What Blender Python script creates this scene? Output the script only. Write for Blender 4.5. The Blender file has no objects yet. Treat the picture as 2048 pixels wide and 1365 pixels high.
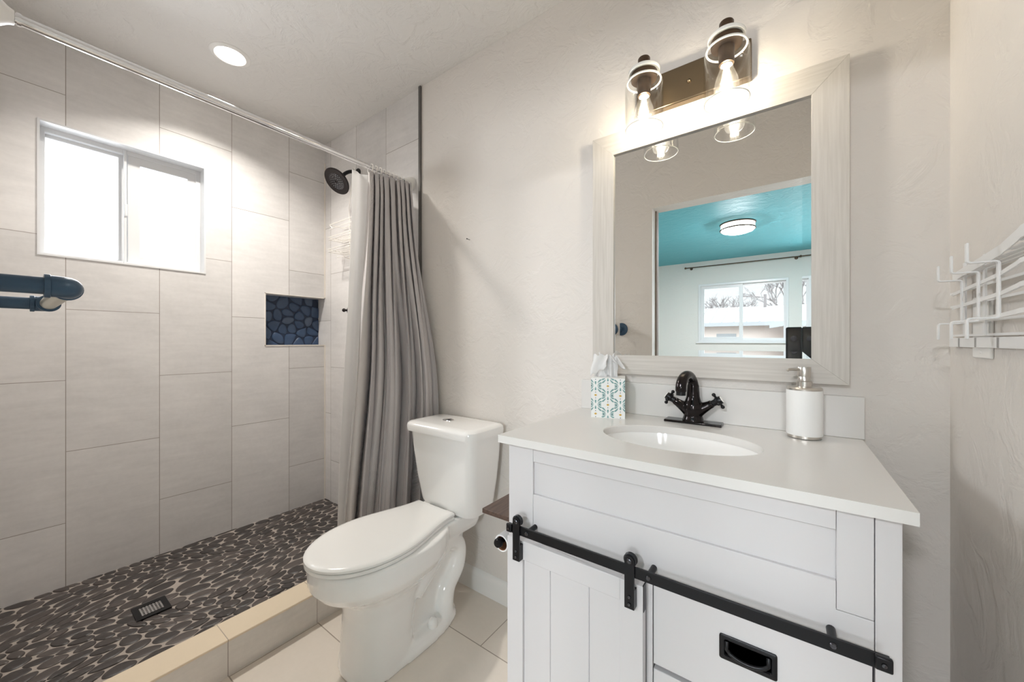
import bpy, bmesh, math, random
from math import sin, cos, pi, radians
from mathutils import Vector, Matrix

random.seed(7)
S = bpy.context.scene
COL = S.collection

# ------------------------------------------------------------------ camera
cam_d = bpy.data.cameras.new('camera')
cam = bpy.data.objects.new('camera', cam_d)
COL.objects.link(cam)
cam_d.sensor_width = 36.0
cam_d.lens = 750.0 / 2048.0 * 36.0
cam_d.shift_y = (684.0 - 682.5) / 2048.0
cam_d.clip_start = 0.02
cam.location = (0, 0, 1.13)
cam.rotation_euler = (radians(90), 0, radians(36.2))
S.camera = cam

# ------------------------------------------------------------------ exposure
S.view_settings.view_transform = 'Standard'
S.view_settings.look = 'None'
S.view_settings.gamma = 1.0
S.view_settings.use_curve_mapping = False
S.view_settings.exposure = 2.02
S.cycles.max_bounces = 12
S.cycles.diffuse_bounces = 8
S.cycles.glossy_bounces = 6
S.cycles.transparent_max_bounces = 32
S.cycles.sample_clamp_indirect = 6.0
S.cycles.caustics_reflective = False
S.cycles.caustics_refractive = False

# light levels, all in one place
SKY_LOW, SKY_HIGH = 0.33, 2.4   # overcast sky, horizon and zenith
WINDOW = 0.5          # frosted bathroom panes, their visible glow
DAY_BATH = (0.8, 0.62) # daylight coming in through each frosted pane (watts)
DAY_NEXT = 14.0       # daylight coming in through the second window of the next room
CAN = 3.0             # recessed shower light: its visible lens
CAN_W = 3.0           # and its downward beam (watts)
BULB_W = 0.38          # each vanity bulb (watts)
DOME = 85.0           # ceiling light of the next room

# ------------------------------------------------------------------ world: overcast sky
W = bpy.data.worlds.new('overcast_sky')
S.world = W
W.use_nodes = True
bgn = W.node_tree.nodes['Background']
bgn.inputs[0].default_value = (0.91, 0.955, 1.0, 1)
wn, wl = W.node_tree.nodes, W.node_tree.links
wtc = wn.new('ShaderNodeTexCoord'); wsp = wn.new('ShaderNodeSeparateXYZ'); wmr = wn.new('ShaderNodeMapRange')
wmr.inputs['From Min'].default_value = 0.12; wmr.inputs['From Max'].default_value = 0.9
wmr.inputs['To Min'].default_value = SKY_LOW; wmr.inputs['To Max'].default_value = SKY_HIGH
wl.new(wtc.outputs['Generated'], wsp.inputs[0]); wl.new(wsp.outputs[2], wmr.inputs[0]); wl.new(wmr.outputs[0], bgn.inputs[1])

# ------------------------------------------------------------------ node helpers / materials
def nt(m):
    return m.node_tree.nodes, m.node_tree.links

def mat(name, col, rough=0.5, metal=0.0, spec=None, coat=0.0, trans=0.0):
    m = bpy.data.materials.new(name)
    m.use_nodes = True
    b = m.node_tree.nodes['Principled BSDF']
    b.inputs['Base Color'].default_value = (*col, 1)
    b.inputs['Roughness'].default_value = rough
    b.inputs['Metallic'].default_value = metal
    if spec is not None: b.inputs['Specular IOR Level'].default_value = spec
    if coat: b.inputs['Coat Weight'].default_value = coat
    return m

def bsdf(m): return m.node_tree.nodes['Principled BSDF']

def mapping(m, scale=(1, 1, 1), rot=(0, 0, 0), loc=(0, 0, 0)):
    n, l = nt(m)
    tc = n.new('ShaderNodeTexCoord'); mp = n.new('ShaderNodeMapping')
    mp.inputs['Scale'].default_value = scale; mp.inputs['Rotation'].default_value = rot
    mp.inputs['Location'].default_value = loc
    l.new(tc.outputs['Object'], mp.inputs['Vector'])
    return mp.outputs['Vector']

def noise(m, vec, scale, detail=4, rough=0.55, dist=0.0):
    n, l = nt(m)
    t = n.new('ShaderNodeTexNoise')
    t.inputs['Scale'].default_value = scale; t.inputs['Detail'].default_value = detail
    t.inputs['Roughness'].default_value = rough; t.inputs['Distortion'].default_value = dist
    l.new(vec, t.inputs['Vector'])
    return t.outputs['Fac']

def ramp(m, fac, stops):
    n, l = nt(m)
    r = n.new('ShaderNodeValToRGB')
    e = r.color_ramp.elements
    while len(e) < len(stops): e.new(0.5)
    for k, (p, c) in enumerate(stops):
        e[k].position = p; e[k].color = (*c, 1)
    l.new(fac, r.inputs['Fac'])
    return r.outputs['Color']

def mathn(m, op, a, b=None):
    n, l = nt(m)
    x = n.new('ShaderNodeMath'); x.operation = op
    for k, v in enumerate((a, b)):
        if v is None: continue
        if isinstance(v, (int, float)): x.inputs[k].default_value = v
        else: l.new(v, x.inputs[k])
    return x.outputs[0]

def mixc(m, fac, a, b, mode='MIX'):
    n, l = nt(m)
    x = n.new('ShaderNodeMix'); x.data_type = 'RGBA'; x.blend_type = mode
    for s, v in ((0, fac), (6, a), (7, b)):
        if isinstance(v, (int, float)): x.inputs[s].default_value = v
        elif isinstance(v, tuple): x.inputs[s].default_value = (*v, 1)
        else: l.new(v, x.inputs[s])
    return x.outputs[2]

def bump(m, h, strength=0.2, dist=0.01, prev=None):
    n, l = nt(m)
    b = n.new('ShaderNodeBump')
    b.inputs['Strength'].default_value = strength; b.inputs['Distance'].default_value = dist
    l.new(h, b.inputs['Height'])
    if prev is not None: l.new(prev, b.inputs['Normal'])
    return b.outputs['Normal']

def plug(m, sock, out):
    m.node_tree.links.new(out, bsdf(m).inputs[sock])

def plaster(name, col, mark=0.0, bumps=0.35):
    m = mat(name, col, 0.55, spec=0.35)
    v = mapping(m)
    f1 = noise(m, v, 9, 5, 0.6, 0.6)
    f2 = noise(m, v, 46, 3, 0.5)
    plate = ramp(m, f1, [(0.44, (0, 0, 0)), (0.56, (1, 1, 1))])
    h = mathn(m, 'ADD', mathn(m, 'MULTIPLY', plate, 0.6), mathn(m, 'MULTIPLY', f2, 0.35))
    plug(m, 'Normal', bump(m, h, bumps, 0.006))
    f3 = noise(m, v, 2.2, 3)
    c = mixc(m, f3, tuple(x * 0.975 for x in col), tuple(min(1, x * 1.025) for x in col))
    if mark:
        f4 = noise(m, mapping(m, (14, 14, 5)), 2.2, 6, 0.75)
        k = ramp(m, f4, [(0.70, (0, 0, 0)), (0.735, (1, 1, 1))])
        c = mixc(m, mathn(m, 'MULTIPLY', k, mark), c, tuple(x * 0.55 for x in col))
    plug(m, 'Base Color', c)
    return m

def tile_mat(name, base, axes, w, h, org, grout, offset=0.5, mortar=0.0013, rough=0.42, contrast=0.13, grain=(1, 1, 1)):
    """large porcelain tiles; axes picks which object axes run along the tile's length and across it"""
    m = mat(name, base, rough, spec=0.4)
    n, l = nt(m)
    tc = n.new('ShaderNodeTexCoord')
    sep = n.new('ShaderNodeSeparateXYZ'); l.new(tc.outputs['Object'], sep.inputs[0])
    cmb = n.new('ShaderNodeCombineXYZ')
    for k in range(2):
        l.new(mathn(m, 'SUBTRACT', sep.outputs['XYZ'.index(axes[k])], org[k]), cmb.inputs[k])
    br = n.new('ShaderNodeTexBrick')
    br.offset = offset; br.offset_frequency = 2; br.squash = 1.0
    br.inputs['Scale'].default_value = 1.0
    br.inputs['Brick Width'].default_value = w
    br.inputs['Row Height'].default_value = h
    br.inputs['Mortar Size'].default_value = mortar
    br.inputs['Mortar Smooth'].default_value = 0.1
    br.inputs['Bias'].default_value = 0.0
    br.inputs['Color1'].default_value = (0, 0, 0, 1)
    br.inputs['Color2'].default_value = (1, 1, 1, 1)
    br.inputs['Mortar'].default_value = (0.5, 0.5, 0.5, 1)
    l.new(cmb.outputs[0], br.inputs['Vector'])
    v = tc.outputs['Object']
    f1 = noise(m, v, 3.2, 5, 0.6, 0.3)
    gv = mapping(m, grain)
    f2 = noise(m, gv, 60, 3, 0.6)
    f3 = noise(m, mapping(m, (1.2, 1.2, 7)), 5.0, 4, 0.6, 0.4)
    s = mathn(m, 'ADD', mathn(m, 'MULTIPLY', mathn(m, 'SUBTRACT', f1, 0.5), 1.0),
              mathn(m, 'MULTIPLY', mathn(m, 'SUBTRACT', f2, 0.5), 0.35))
    s = mathn(m, 'ADD', s, mathn(m, 'MULTIPLY', mathn(m, 'SUBTRACT', f3, 0.5), 0.8))
    sb = n.new('ShaderNodeSeparateColor'); l.new(br.outputs['Color'], sb.inputs[0])
    s = mathn(m, 'ADD', s, mathn(m, 'MULTIPLY', mathn(m, 'SUBTRACT', sb.outputs[0], 0.5), 0.55))
    k = mathn(m, 'ADD', 1.0, mathn(m, 'MULTIPLY', s, contrast * 2.2))
    cb = n.new('ShaderNodeCombineColor')
    for q in range(3): l.new(k, cb.inputs[q])
    c = mixc(m, 1.0, base, cb.outputs[0], 'MULTIPLY')
    c = mixc(m, br.outputs['Fac'], c, grout)
    plug(m, 'Base Color', c)
    hgt = mathn(m, 'ADD', mathn(m, 'MULTIPLY', br.outputs['Fac'], -1.0), mathn(m, 'MULTIPLY', f2, 0.06))
    plug(m, 'Normal', bump(m, hgt, 0.35, 0.002))
    return m

def cloth(name, col, through):
    m = bpy.data.materials.new(name); m.use_nodes = True
    n, l = nt(m); n.clear()
    a = n.new('ShaderNodeBsdfDiffuse'); b = n.new('ShaderNodeBsdfTranslucent'); x = n.new('ShaderNodeMixShader'); o = n.new('ShaderNodeOutputMaterial')
    a.inputs[0].default_value = (*col, 1); b.inputs[0].default_value = (*col, 1); x.inputs[0].default_value = through
    l.new(a.outputs[0], x.inputs[1]); l.new(b.outputs[0], x.inputs[2]); l.new(x.outputs[0], o.inputs[0])
    return m

def emis(name, col, strength):
    m = bpy.data.materials.new(name); m.use_nodes = True
    n, l = nt(m); n.clear()
    e = n.new('ShaderNodeEmission'); o = n.new('ShaderNodeOutputMaterial')
    e.inputs[0].default_value = (*col, 1); e.inputs[1].default_value = strength
    l.new(e.outputs[0], o.inputs[0])
    return m

def thin_glass(name, tint=(1, 1, 1), f0=0.06, edge=0.75, rough=0.02, ior=1.45):
    """thin clear glass: see-through with fresnel sheen"""
    m = bpy.data.materials.new(name); m.use_nodes = True
    n, l = nt(m); n.clear()
    tr = n.new('ShaderNodeBsdfTransparent'); tr.inputs[0].default_value = (*tint, 1)
    gl = n.new('ShaderNodeBsdfGlossy'); gl.inputs['Roughness'].default_value = rough
    lw = n.new('ShaderNodeLayerWeight'); lw.inputs['Blend'].default_value = 0.3
    mx = n.new('ShaderNodeMixShader'); o = n.new('ShaderNodeOutputMaterial')
    p = n.new('ShaderNodeMath'); p.operation = 'MULTIPLY_ADD'
    l.new(lw.outputs['Facing'], p.inputs[0])
    pw = n.new('ShaderNodeMath'); pw.operation = 'POWER'; pw.inputs[1].default_value = 3.0
    l.new(lw.outputs['Facing'], pw.inputs[0]); l.new(pw.outputs[0], p.inputs[0])
    p.inputs[1].default_value = edge; p.inputs[2].default_value = f0
    l.new(p.outputs[0], mx.inputs[0]); l.new(tr.outputs[0], mx.inputs[1]); l.new(gl.outputs[0], mx.inputs[2])
    l.new(mx.outputs[0], o.inputs[0])
    return m

def s2l(r, g, b):
    f = lambda c: (c / 255) / 12.92 if c / 255 <= 0.04045 else ((c / 255 + 0.055) / 1.055) ** 2.4
    return (f(r), f(g), f(b))

WALLC = (0.705, 0.670, 0.634)
M = {}
M['wall'] = plaster('beige_plaster', WALLC, 0.35)
M['ceiling'] = plaster('ceiling_plaster', (0.70, 0.685, 0.665), 0.15, 0.5)
M['teal'] = plaster('teal_plaster', (0.098, 0.365, 0.415), 0.7, 0.5)
M['room_wall'] = plaster('next_room_plaster', (0.66, 0.65, 0.62), 0.0, 0.2)
TILEC = (0.68, 0.662, 0.652)
M['tile_side'] = tile_mat('shower_tile_side', TILEC, 'ZY', 0.6125, 0.2985, (0.351, 0.1675), (0.30, 0.265, 0.24))
M['tile_back'] = tile_mat('shower_tile_back', TILEC, 'ZX', 0.6125, 0.2985, (0.351, -1.525), (0.30, 0.265, 0.24))
M['tile_curb'] = tile_mat('curb_tile_front', (0.70, 0.665, 0.625), 'YX', 0.2975, 2.0, (0.455, -3.0), (0.34, 0.30, 0.27), 0.0)
M['tile_curbtop'] = tile_mat('curb_tile_top', (0.74, 0.63, 0.48), 'YX', 0.2975, 2.0, (0.455, -3.0), (0.42, 0.35, 0.28), 0.0, contrast=0.03)
M['tile_floor'] = tile_mat('floor_tile', (0.76, 0.695, 0.62), 'XY', 0.60, 0.2985, (-0.916, 0.1585), (0.36, 0.31, 0.26), 0.5, 0.002, 0.38, 0.06)
M['grout'] = mat('pebble_grout', (0.36, 0.315, 0.28), 0.8)
M['white_paint'] = mat('white_trim_paint', (0.80, 0.79, 0.77), 0.4)
M['vinyl'] = mat('white_vinyl', (0.68, 0.685, 0.695), 0.3)
M['caulk'] = mat('white_caulk', (0.74, 0.69, 0.63), 0.5)
M['edge_metal'] = mat('dark_edge_strip', (0.13, 0.125, 0.12), 0.35, 0.6)
M['ceramic'] = mat('white_ceramic', (0.90, 0.895, 0.885), 0.09, coat=0.5)
M['seat_plastic'] = mat('white_seat_plastic', (0.87, 0.865, 0.85), 0.2)
M['cabinet'] = mat('white_cabinet_paint', (0.625, 0.61, 0.617), 0.38)
M['cabinet_dark'] = mat('cabinet_inside', (0.35, 0.34, 0.33), 0.7)
M['counter'] = mat('white_cultured_stone', (0.71, 0.695, 0.675), 0.22)
M['black_metal'] = mat('black_metal', (0.012, 0.012, 0.014), 0.32, 0.5)
M['black_soft'] = mat('black_plastic', (0.012, 0.013, 0.016), 0.35)
M['steel_screw'] = mat('dark_screw_metal', (0.10, 0.10, 0.11), 0.25, 1.0)
M['bronze'] = mat('oil_rubbed_bronze', (0.020, 0.016, 0.016), 0.12, 0.7)
M['plate_bronze'] = mat('antique_bronze_plate', (0.19, 0.145, 0.095), 0.28, 0.9)
M['stem_bronze'] = mat('brown_bronze', (0.095, 0.062, 0.040), 0.35, 0.75)
M['steel'] = mat('brushed_steel', (0.62, 0.59, 0.55), 0.28, 1.0)
M['chrome'] = mat('chrome', (0.82, 0.82, 0.83), 0.07, 1.0)
M['porcelain'] = mat('white_porcelain_cap', (0.88, 0.86, 0.82), 0.2)
M['soap_white'] = mat('matte_white_soap_body', (0.83, 0.83, 0.82), 0.6)
M['rack_white'] = mat('white_powder_coat', (0.80, 0.80, 0.80), 0.4)
M['wire_white'] = mat('white_wire_coat', (0.86, 0.83, 0.78), 0.4)
M['pipe_navy'] = mat('navy_pipe_paint', (0.038, 0.082, 0.140), 0.33, 0.2)
M['pipe_pale'] = mat('pale_pipe_metal', (0.50, 0.48, 0.40), 0.35, 0.6)
M['liner'] = cloth('white_liner_cloth', (0.88, 0.87, 0.86), 0.45)
M['hem'] = mat('grey_hem_cloth', (0.58, 0.55, 0.54), 0.75)
M['nail'] = mat('dark_nail', (0.03, 0.03, 0.03), 0.4, 0.8)
M['plastic_plate'] = mat('white_switch_plastic', (0.82, 0.81, 0.79), 0.35)
M['tissue'] = cloth('white_tissue', (0.88, 0.88, 0.88), 0.35)
M['box_white'] = mat('white_card', (0.82, 0.83, 0.82), 0.5)
M['box_teal'] = mat('teal_print', s2l(118, 158, 156), 0.5)
M['box_gold'] = mat('gold_print', s2l(200, 160, 60), 0.5)
M['box_navy'] = mat('navy_print', s2l(35, 50, 70), 0.5)
M['roll_paper'] = mat('white_roll_paper', (0.85, 0.85, 0.84), 0.85)
M['paper_core'] = mat('brown_cardboard', (0.28, 0.13, 0.06), 0.8)
M['mirror'] = mat('mirror_silver', (0.90, 0.91, 0.90), 0.0, 1.0)
M['snow_roof'] = mat('pale_metal_roof', (0.27, 0.28, 0.29), 0.6)
M['stucco'] = mat('pale_stucco', (0.66, 0.58, 0.54), 0.8)
M['fascia'] = mat('grey_fascia', (0.33, 0.35, 0.37), 0.7)
M['bark'] = mat('bare_bark', (0.22, 0.20, 0.20), 0.9)
M['ground'] = mat('pale_ground', (0.25, 0.24, 0.23), 0.9)
M['floor_wood'] = mat('next_room_floor', (0.50, 0.46, 0.42), 0.5)
M['raw_wood'] = mat('raw_brown_jamb_edge', (0.22, 0.16, 0.12), 0.7)
M['pane_lit'] = emis('frosted_lit_pane', (0.88, 0.945, 1.0), WINDOW)
M['can_lit'] = emis('recessed_lamp_glow', (1.0, 0.93, 0.80), CAN)
M['dome_lit'] = emis('ceiling_lamp_glow', (0.97, 0.97, 1.0), DOME)
M['drum_lit'] = emis('ceiling_lamp_side_glow', (1.0, 0.98, 0.95), 0.9)
M['filament'] = emis('bulb_filament', (1.0, 0.86, 0.62), 60)
M['glass'] = thin_glass('clear_shade_glass', (0.975, 0.975, 0.97), 0.045, 0.8, 0.04)
M['bulb_glass'] = thin_glass('clear_bulb_glass', (0.97, 0.965, 0.955), 0.07, 0.8, 0.25)
M['window_glass'] = thin_glass('window_glass', (0.97, 0.985, 0.98), 0.04, 0.6)
M['glass_rim'] = mat('ground_glass_rim', (0.80, 0.80, 0.77), 0.25)

# painted mirror frame: whitewashed wood with faint grain
def wood(name, c1, c2, scale, stretch, rough=0.5, b=0.1):
    m = mat(name, c1, rough)
    f = noise(m, mapping(m, stretch), scale, 5, 0.6, 0.2)
    plug(m, 'Base Color', ramp(m, f, [(0.35, c1), (0.65, c2)]))
    if b: plug(m, 'Normal', bump(m, f, b, 0.002))
    return m
M['frame_h'] = wood('whitewashed_rail_wood', (0.515, 0.485, 0.445), (0.59, 0.56, 0.52), 12, (0.5, 12, 14))
M['frame_v'] = wood('whitewashed_stile_wood', (0.515, 0.485, 0.445), (0.59, 0.56, 0.52), 12, (14, 12, 0.5))
M['walnut'] = wood('dark_stained_wood', (0.055, 0.034, 0.027), (0.115, 0.072, 0.055), 10, (14, 1.0, 14), 0.4, 0.15)

# waffle weave curtain
m = mat('grey_waffle_cloth', (0.30, 0.272, 0.268), 0.6, spec=0.45)
n_, l_ = nt(m)
uv = n_.new('ShaderNodeUVMap')
sp = n_.new('ShaderNodeSeparateXYZ'); l_.new(uv.outputs[0], sp.inputs[0])
a_ = mathn(m, 'SINE', mathn(m, 'MULTIPLY', sp.outputs[0], 2 * pi / 0.0085))
b_ = mathn(m, 'SINE', mathn(m, 'MULTIPLY', sp.outputs[1], 2 * pi / 0.0085))
h_ = mathn(m, 'MULTIPLY', a_, b_)
plug(m, 'Normal', bump(m, h_, 0.55, 0.0022))
plug(m, 'Base Color', mixc(m, mathn(m, 'ADD', mathn(m, 'MULTIPLY', h_, 0.5), 0.5), (0.53, 0.505, 0.515), (0.66, 0.635, 0.645)))
M['waffle'] = m

# river pebbles, a shade of their own for every stone
def pebbles(name, stops, rough, bs):
    m = mat(name, stops[0][1], rough)
    n, l = nt(m)
    g = n.new('ShaderNodeNewGeometry')
    c = ramp(m, g.outputs['Random Per Island'], stops)
    f = noise(m, mapping(m), 45, 4, 0.65)
    plug(m, 'Base Color', mixc(m, mathn(m, 'MULTIPLY', f, 0.6), c, tuple(x * 1.9 for x in stops[1][1])))
    plug(m, 'Normal', bump(m, f, bs, 0.003))
    return m
M['pebble'] = pebbles('dark_river_pebbles', [(0.0, (0.026, 0.022, 0.021)), (0.40, (0.042, 0.036, 0.034)), (0.75, (0.062, 0.050, 0.045)), (1.0, (0.105, 0.088, 0.080))], 0.42, 0.3)
M['pebble_navy'] = pebbles('navy_river_pebbles', [(0.0, (0.020, 0.042, 0.090)), (0.5, (0.026, 0.050, 0.100)), (0.85, (0.036, 0.062, 0.112)), (1.0, (0.075, 0.098, 0.14))], 0.35, 0.3)
M['grout_navy'] = mat('navy_grout', (0.012, 0.024, 0.055), 0.6)

# ------------------------------------------------------------------ mesh helpers
class MB:
    def __init__(self):
        self.bm = bmesh.new(); self.mi = 0
    def _f(self, vs):
        try:
            f = self.bm.faces.new(vs); f.material_index = self.mi; return f
        except ValueError:
            return None
    def box(self, x0, x1, y0, y1, z0, z1):
        v = [self.bm.verts.new((x, y, z)) for x in (x0, x1) for y in (y0, y1) for z in (z0, z1)]
        for q in ((0, 1, 3, 2), (4, 6, 7, 5), (0, 4, 5, 1), (2, 3, 7, 6), (0, 2, 6, 4), (1, 5, 7, 3)):
            self._f([v[i] for i in q])
        return self
    def frame(self, axis, c0, c1, o, i):
        """picture-frame ring square to an axis; o and i are (u0, u1, z0, z1) of the outer and inner edge"""
        Q = (lambda c, u, z: (c, u, z)) if axis == 'x' else (lambda c, u, z: (u, c, z))
        def ring(c, r): return [Q(c, r[0], r[2]), Q(c, r[1], r[2]), Q(c, r[1], r[3]), Q(c, r[0], r[3])]
        return self.loft([ring(c0, o), ring(c1, o), ring(c1, i), ring(c0, i), ring(c0, o)], False, False)
    def poly(self, pts):
        return self._f([self.bm.verts.new(p) for p in pts])
    def prism(self, pts, d):
        """closed planar outline pushed along vector d"""
        d = Vector(d)
        a = [self.bm.verts.new(p) for p in pts]; b = [self.bm.verts.new(Vector(p) + d) for p in pts]
        self._f(list(reversed(a))); self._f(b)
        k = len(pts)
        for i in range(k): self._f([a[i], a[(i + 1) % k], b[(i + 1) % k], b[i]])
        return self
    def loft(self, rings, cap0=True, cap1=True, closed=True):
        R = [[self.bm.verts.new(p) for p in r] for r in rings]
        k = len(R[0])
        for i in range(len(R) - 1):
            for j in range(k if closed else k - 1):
                self._f([R[i][j], R[i][(j + 1) % k], R[i + 1][(j + 1) % k], R[i + 1][j]])
        if cap0: self._f(list(reversed(R[0])))
        if cap1: self._f(R[-1])
        return self
    def lathe(self, prof, c=(0, 0, 0), axis=(0, 0, 1), n=32, caps=True):
        """prof: list of (radius, distance along the axis)"""
        q = Vector((0, 0, 1)).rotation_difference(Vector(axis).normalized())
        c = Vector(c)
        rings = []
        for r, z in prof:
            rings.append([c + q @ Vector((r * cos(2 * pi * i / n), r * sin(2 * pi * i / n), z)) for i in range(n)])
        return self.loft(rings, caps and prof[0][0] > 1e-6, caps and prof[-1][0] > 1e-6)
    def cyl(self, a, b, r, n=20):
        a, b = Vector(a), Vector(b)
        return self.lathe([(r, 0), (r, (b - a).length)], a, b - a, n)
    def tube(self, path, r, n=12, cap=True):
        P = [Vector(p) for p in path]
        rr = r if isinstance(r, (list, tuple)) else [r] * len(P)
        T = []
        for i in range(len(P)):
            t = P[min(i + 1, len(P) - 1)] - P[max(i - 1, 0)]
            T.append(t.normalized())
        u = T[0].orthogonal().normalized()
        rings = []
        for i, p in enumerate(P):
            if i: u = T[i - 1].rotation_difference(T[i]) @ u
            u = (u - T[i] * u.dot(T[i])).normalized(); w = T[i].cross(u)
            rings.append([p + (u * cos(2 * pi * k / n) + w * sin(2 * pi * k / n)) * rr[i] for k in range(n)])
        return self.loft(rings, cap, cap)
    def strip(self, path, w, t, up):
        """flat bar of width w along 'up', thickness t, swept along a path"""
        P = [Vector(p) for p in path]; up = Vector(up).normalized()
        rings = []
        for i, p in enumerate(P):
            tg = (P[min(i + 1, len(P) - 1)] - P[max(i - 1, 0)]).normalized()
            s = tg.cross(up).normalized()
            rings.append([p + up * (w / 2 * a) + s * (t / 2 * b) for a, b in ((-1, -1), (1, -1), (1, 1), (-1, 1))])
        return self.loft(rings)
    def sphere(self, c, r, n=16, sq=(1, 1, 1)):
        c = Vector(c); rings = []
        k = n // 2
        prof = [(max(1e-4, sin(pi * i / k)), -cos(pi * i / k)) for i in range(k + 1)]
        for a, z in prof:
            rings.append([c + Vector((r * a * cos(2 * pi * j / n) * sq[0], r * a * sin(2 * pi * j / n) * sq[1], r * z * sq[2])) for j in range(n)])
        return self.loft(rings)
    def build(self, name, mats, parent=None, origin=None, bevel=0, smooth=True, ang=38, seg=2):
        bm = self.bm
        bmesh.ops.remove_doubles(bm, verts=bm.verts, dist=1e-6)
        bmesh.ops.recalc_face_normals(bm, faces=bm.faces)
        o0 = Vector(origin) if origin is not None else Vector((0, 0, 0))
        if parent is not None: o0 = wloc(parent)
        for v in bm.verts: v.co -= o0
        if smooth:
            for f in bm.faces: f.smooth = True
            for e in bm.edges:
                if len(e.link_faces) == 2 and e.calc_face_angle(0) > radians(ang): e.smooth = False
        me = bpy.data.meshes.new(name)
        bm.to_mesh(me); bm.free()
        for x in (mats if isinstance(mats, (list, tuple)) else [mats]): me.materials.append(x)
        o = bpy.data.objects.new(name, me); COL.objects.link(o)
        if parent is not None: o.parent = parent
        else: o.location = o0
        if bevel:
            b = o.modifiers.new('bevel', 'BEVEL'); b.width = bevel; b.segments = seg; b.limit_method = 'ANGLE'; b.angle_limit = radians(40)
            b.harden_normals = False
        return o

def wloc(o):
    v = Vector((0, 0, 0))
    while o is not None:
        v = v + o.location; o = o.parent
    return v

def thing(name, label, cat, loc, group=None):
    o = bpy.data.objects.new(name, None); COL.objects.link(o)
    o.location = loc; o.empty_display_size = 0.05
    return tag(o, label, cat, group)

def tag(o, label, cat, group=None):
    o['label'] = label; o['category'] = cat
    if group: o['group'] = group
    return o

def structure(o, label=None):
    o['kind'] = 'structure'
    if label: o['label'] = label
    return o

def group_empty(name, loc):
    o = bpy.data.objects.new(name, None); COL.objects.link(o); o.location = loc
    o.empty_display_size = 0.05
    o['kind'] = 'structure'
    return o

def copy_tree(o, parent=None):
    c = o.copy(); COL.objects.link(c)
    if parent is not None: c.parent = parent
    for ch in list(o.children): copy_tree(ch, c)
    return c

def rrect(cx, cy, hx, hy, r, z, n=6):
    """rounded rectangle ring in the horizontal plane"""
    r = min(r, hx - 1e-4, hy - 1e-4)
    pts = []
    for sx, sy, a0 in ((1, 1, 0), (-1, 1, 90), (-1, -1, 180), (1, -1, 270)):
        for k in range(n + 1):
            a = radians(a0 + 90 * k / n)
            pts.append((cx + sx * (hx - r) + r * cos(a), cy + sy * (hy - r) + r * sin(a), z))
    return pts

def slab_holes(mb, axis, c0, c1, u0, u1, v0, v1, holes):
    """a wall slab between c0 and c1 on 'axis', spanning u0..u1 (other horizontal axis) and z v0..v1, with rectangular holes"""
    us = sorted({u0, u1, *[h[0] for h in holes], *[h[1] for h in holes]})
    vs = sorted({v0, v1, *[h[2] for h in holes], *[h[3] for h in holes]})
    us = [u for u in us if u0 <= u <= u1]; vs = [v for v in vs if v0 <= v <= v1]
    solid = {}
    for i in range(len(us) - 1):
        for j in range(len(vs) - 1):
            um, vm = (us[i] + us[i + 1]) / 2, (vs[j] + vs[j + 1]) / 2
            solid[i, j] = not any(h[0] < um < h[1] and h[2] < vm < h[3] for h in holes)
    P = (lambda c, u, v: (c, u, v)) if axis == 'x' else (lambda c, u, v: (u, c, v))
    for (i, j), s in solid.items():
        if not s: continue
        a, b, c, d = us[i], us[i + 1], vs[j], vs[j + 1]
        mb.poly([P(c0, a, c), P(c0, b, c), P(c0, b, d), P(c0, a, d)])
        mb.poly([P(c1, a, c), P(c1, a, d), P(c1, b, d), P(c1, b, c)])
        for di, dj, q in ((-1, 0, (a, c, a, d)), (1, 0, (b, c, b, d)), (0, -1, (a, c, b, c)), (0, 1, (a, d, b, d))):
            if not solid.get((i + di, j + dj), False):
                mb.poly([P(c0, q[0], q[1]), P(c0, q[2], q[3]), P(c1, q[2], q[3]), P(c1, q[0], q[1])])

# ------------------------------------------------------------------ dimensions
D = 1.288        # back (mirror) wall
L = -2.496       # shower side wall
RX = 0.303       # right wall
DW = -0.025      # face of the wall with the doorway
DT = 0.12        # its thickness
H = 2.45
FY = -4.28       # far wall of the next room
NL, NR = -2.62, 2.7   # next room's side walls
CX0, CX1 = -1.632, -1.520   # curb
SHZ = 0.081      # shower floor

# ------------------------------------------------------------------ setting: floors, ceilings, walls
mb = MB(); mb.box(CX1, RX + 0.1, DW - DT, D + 0.1, -0.06, 0.0)
structure(mb.build('floor', M['tile_floor'], smooth=False))
mb = MB(); mb.box(L - 0.14, RX + 0.1, DW - DT, D + 0.1, H, H + 0.06)
structure(mb.build('ceiling', M['ceiling'], smooth=False))

# shower side wall with the window and niche openings
WY0, WY1, WZ0, WZ1 = 0.092, 0.647, 1.492, 2.055
NY0, NZ0, NZ1 = 0.932, 1.110, 1.418
mb = MB()
slab_holes(mb, 'x', L, L - 0.13, DW - DT, D, -0.06, H, [(WY0, WY1, WZ0, WZ1), (NY0, D, NZ0, NZ1)])
structure(mb.build('wall_left', M['tile_side'], smooth=False))

# back wall: tiled shower end and plastered room end (two faces of one plane)
TX = -1.534
mb = MB(); mb.box(L - 0.13, TX, D, D + 0.1, -0.06, H)
structure(mb.build('wall_back_shower', M['tile_back'], smooth=False))
mb = MB(); mb.box(TX, RX, D, D + 0.1, -0.06, H)
structure(mb.build('wall_back', M['wall'], smooth=False))
mb = MB(); mb.box(RX, RX + 0.1, DW - DT, D + 0.1, -0.06, H)
structure(mb.build('wall_right', M['wall'], smooth=False))

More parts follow.
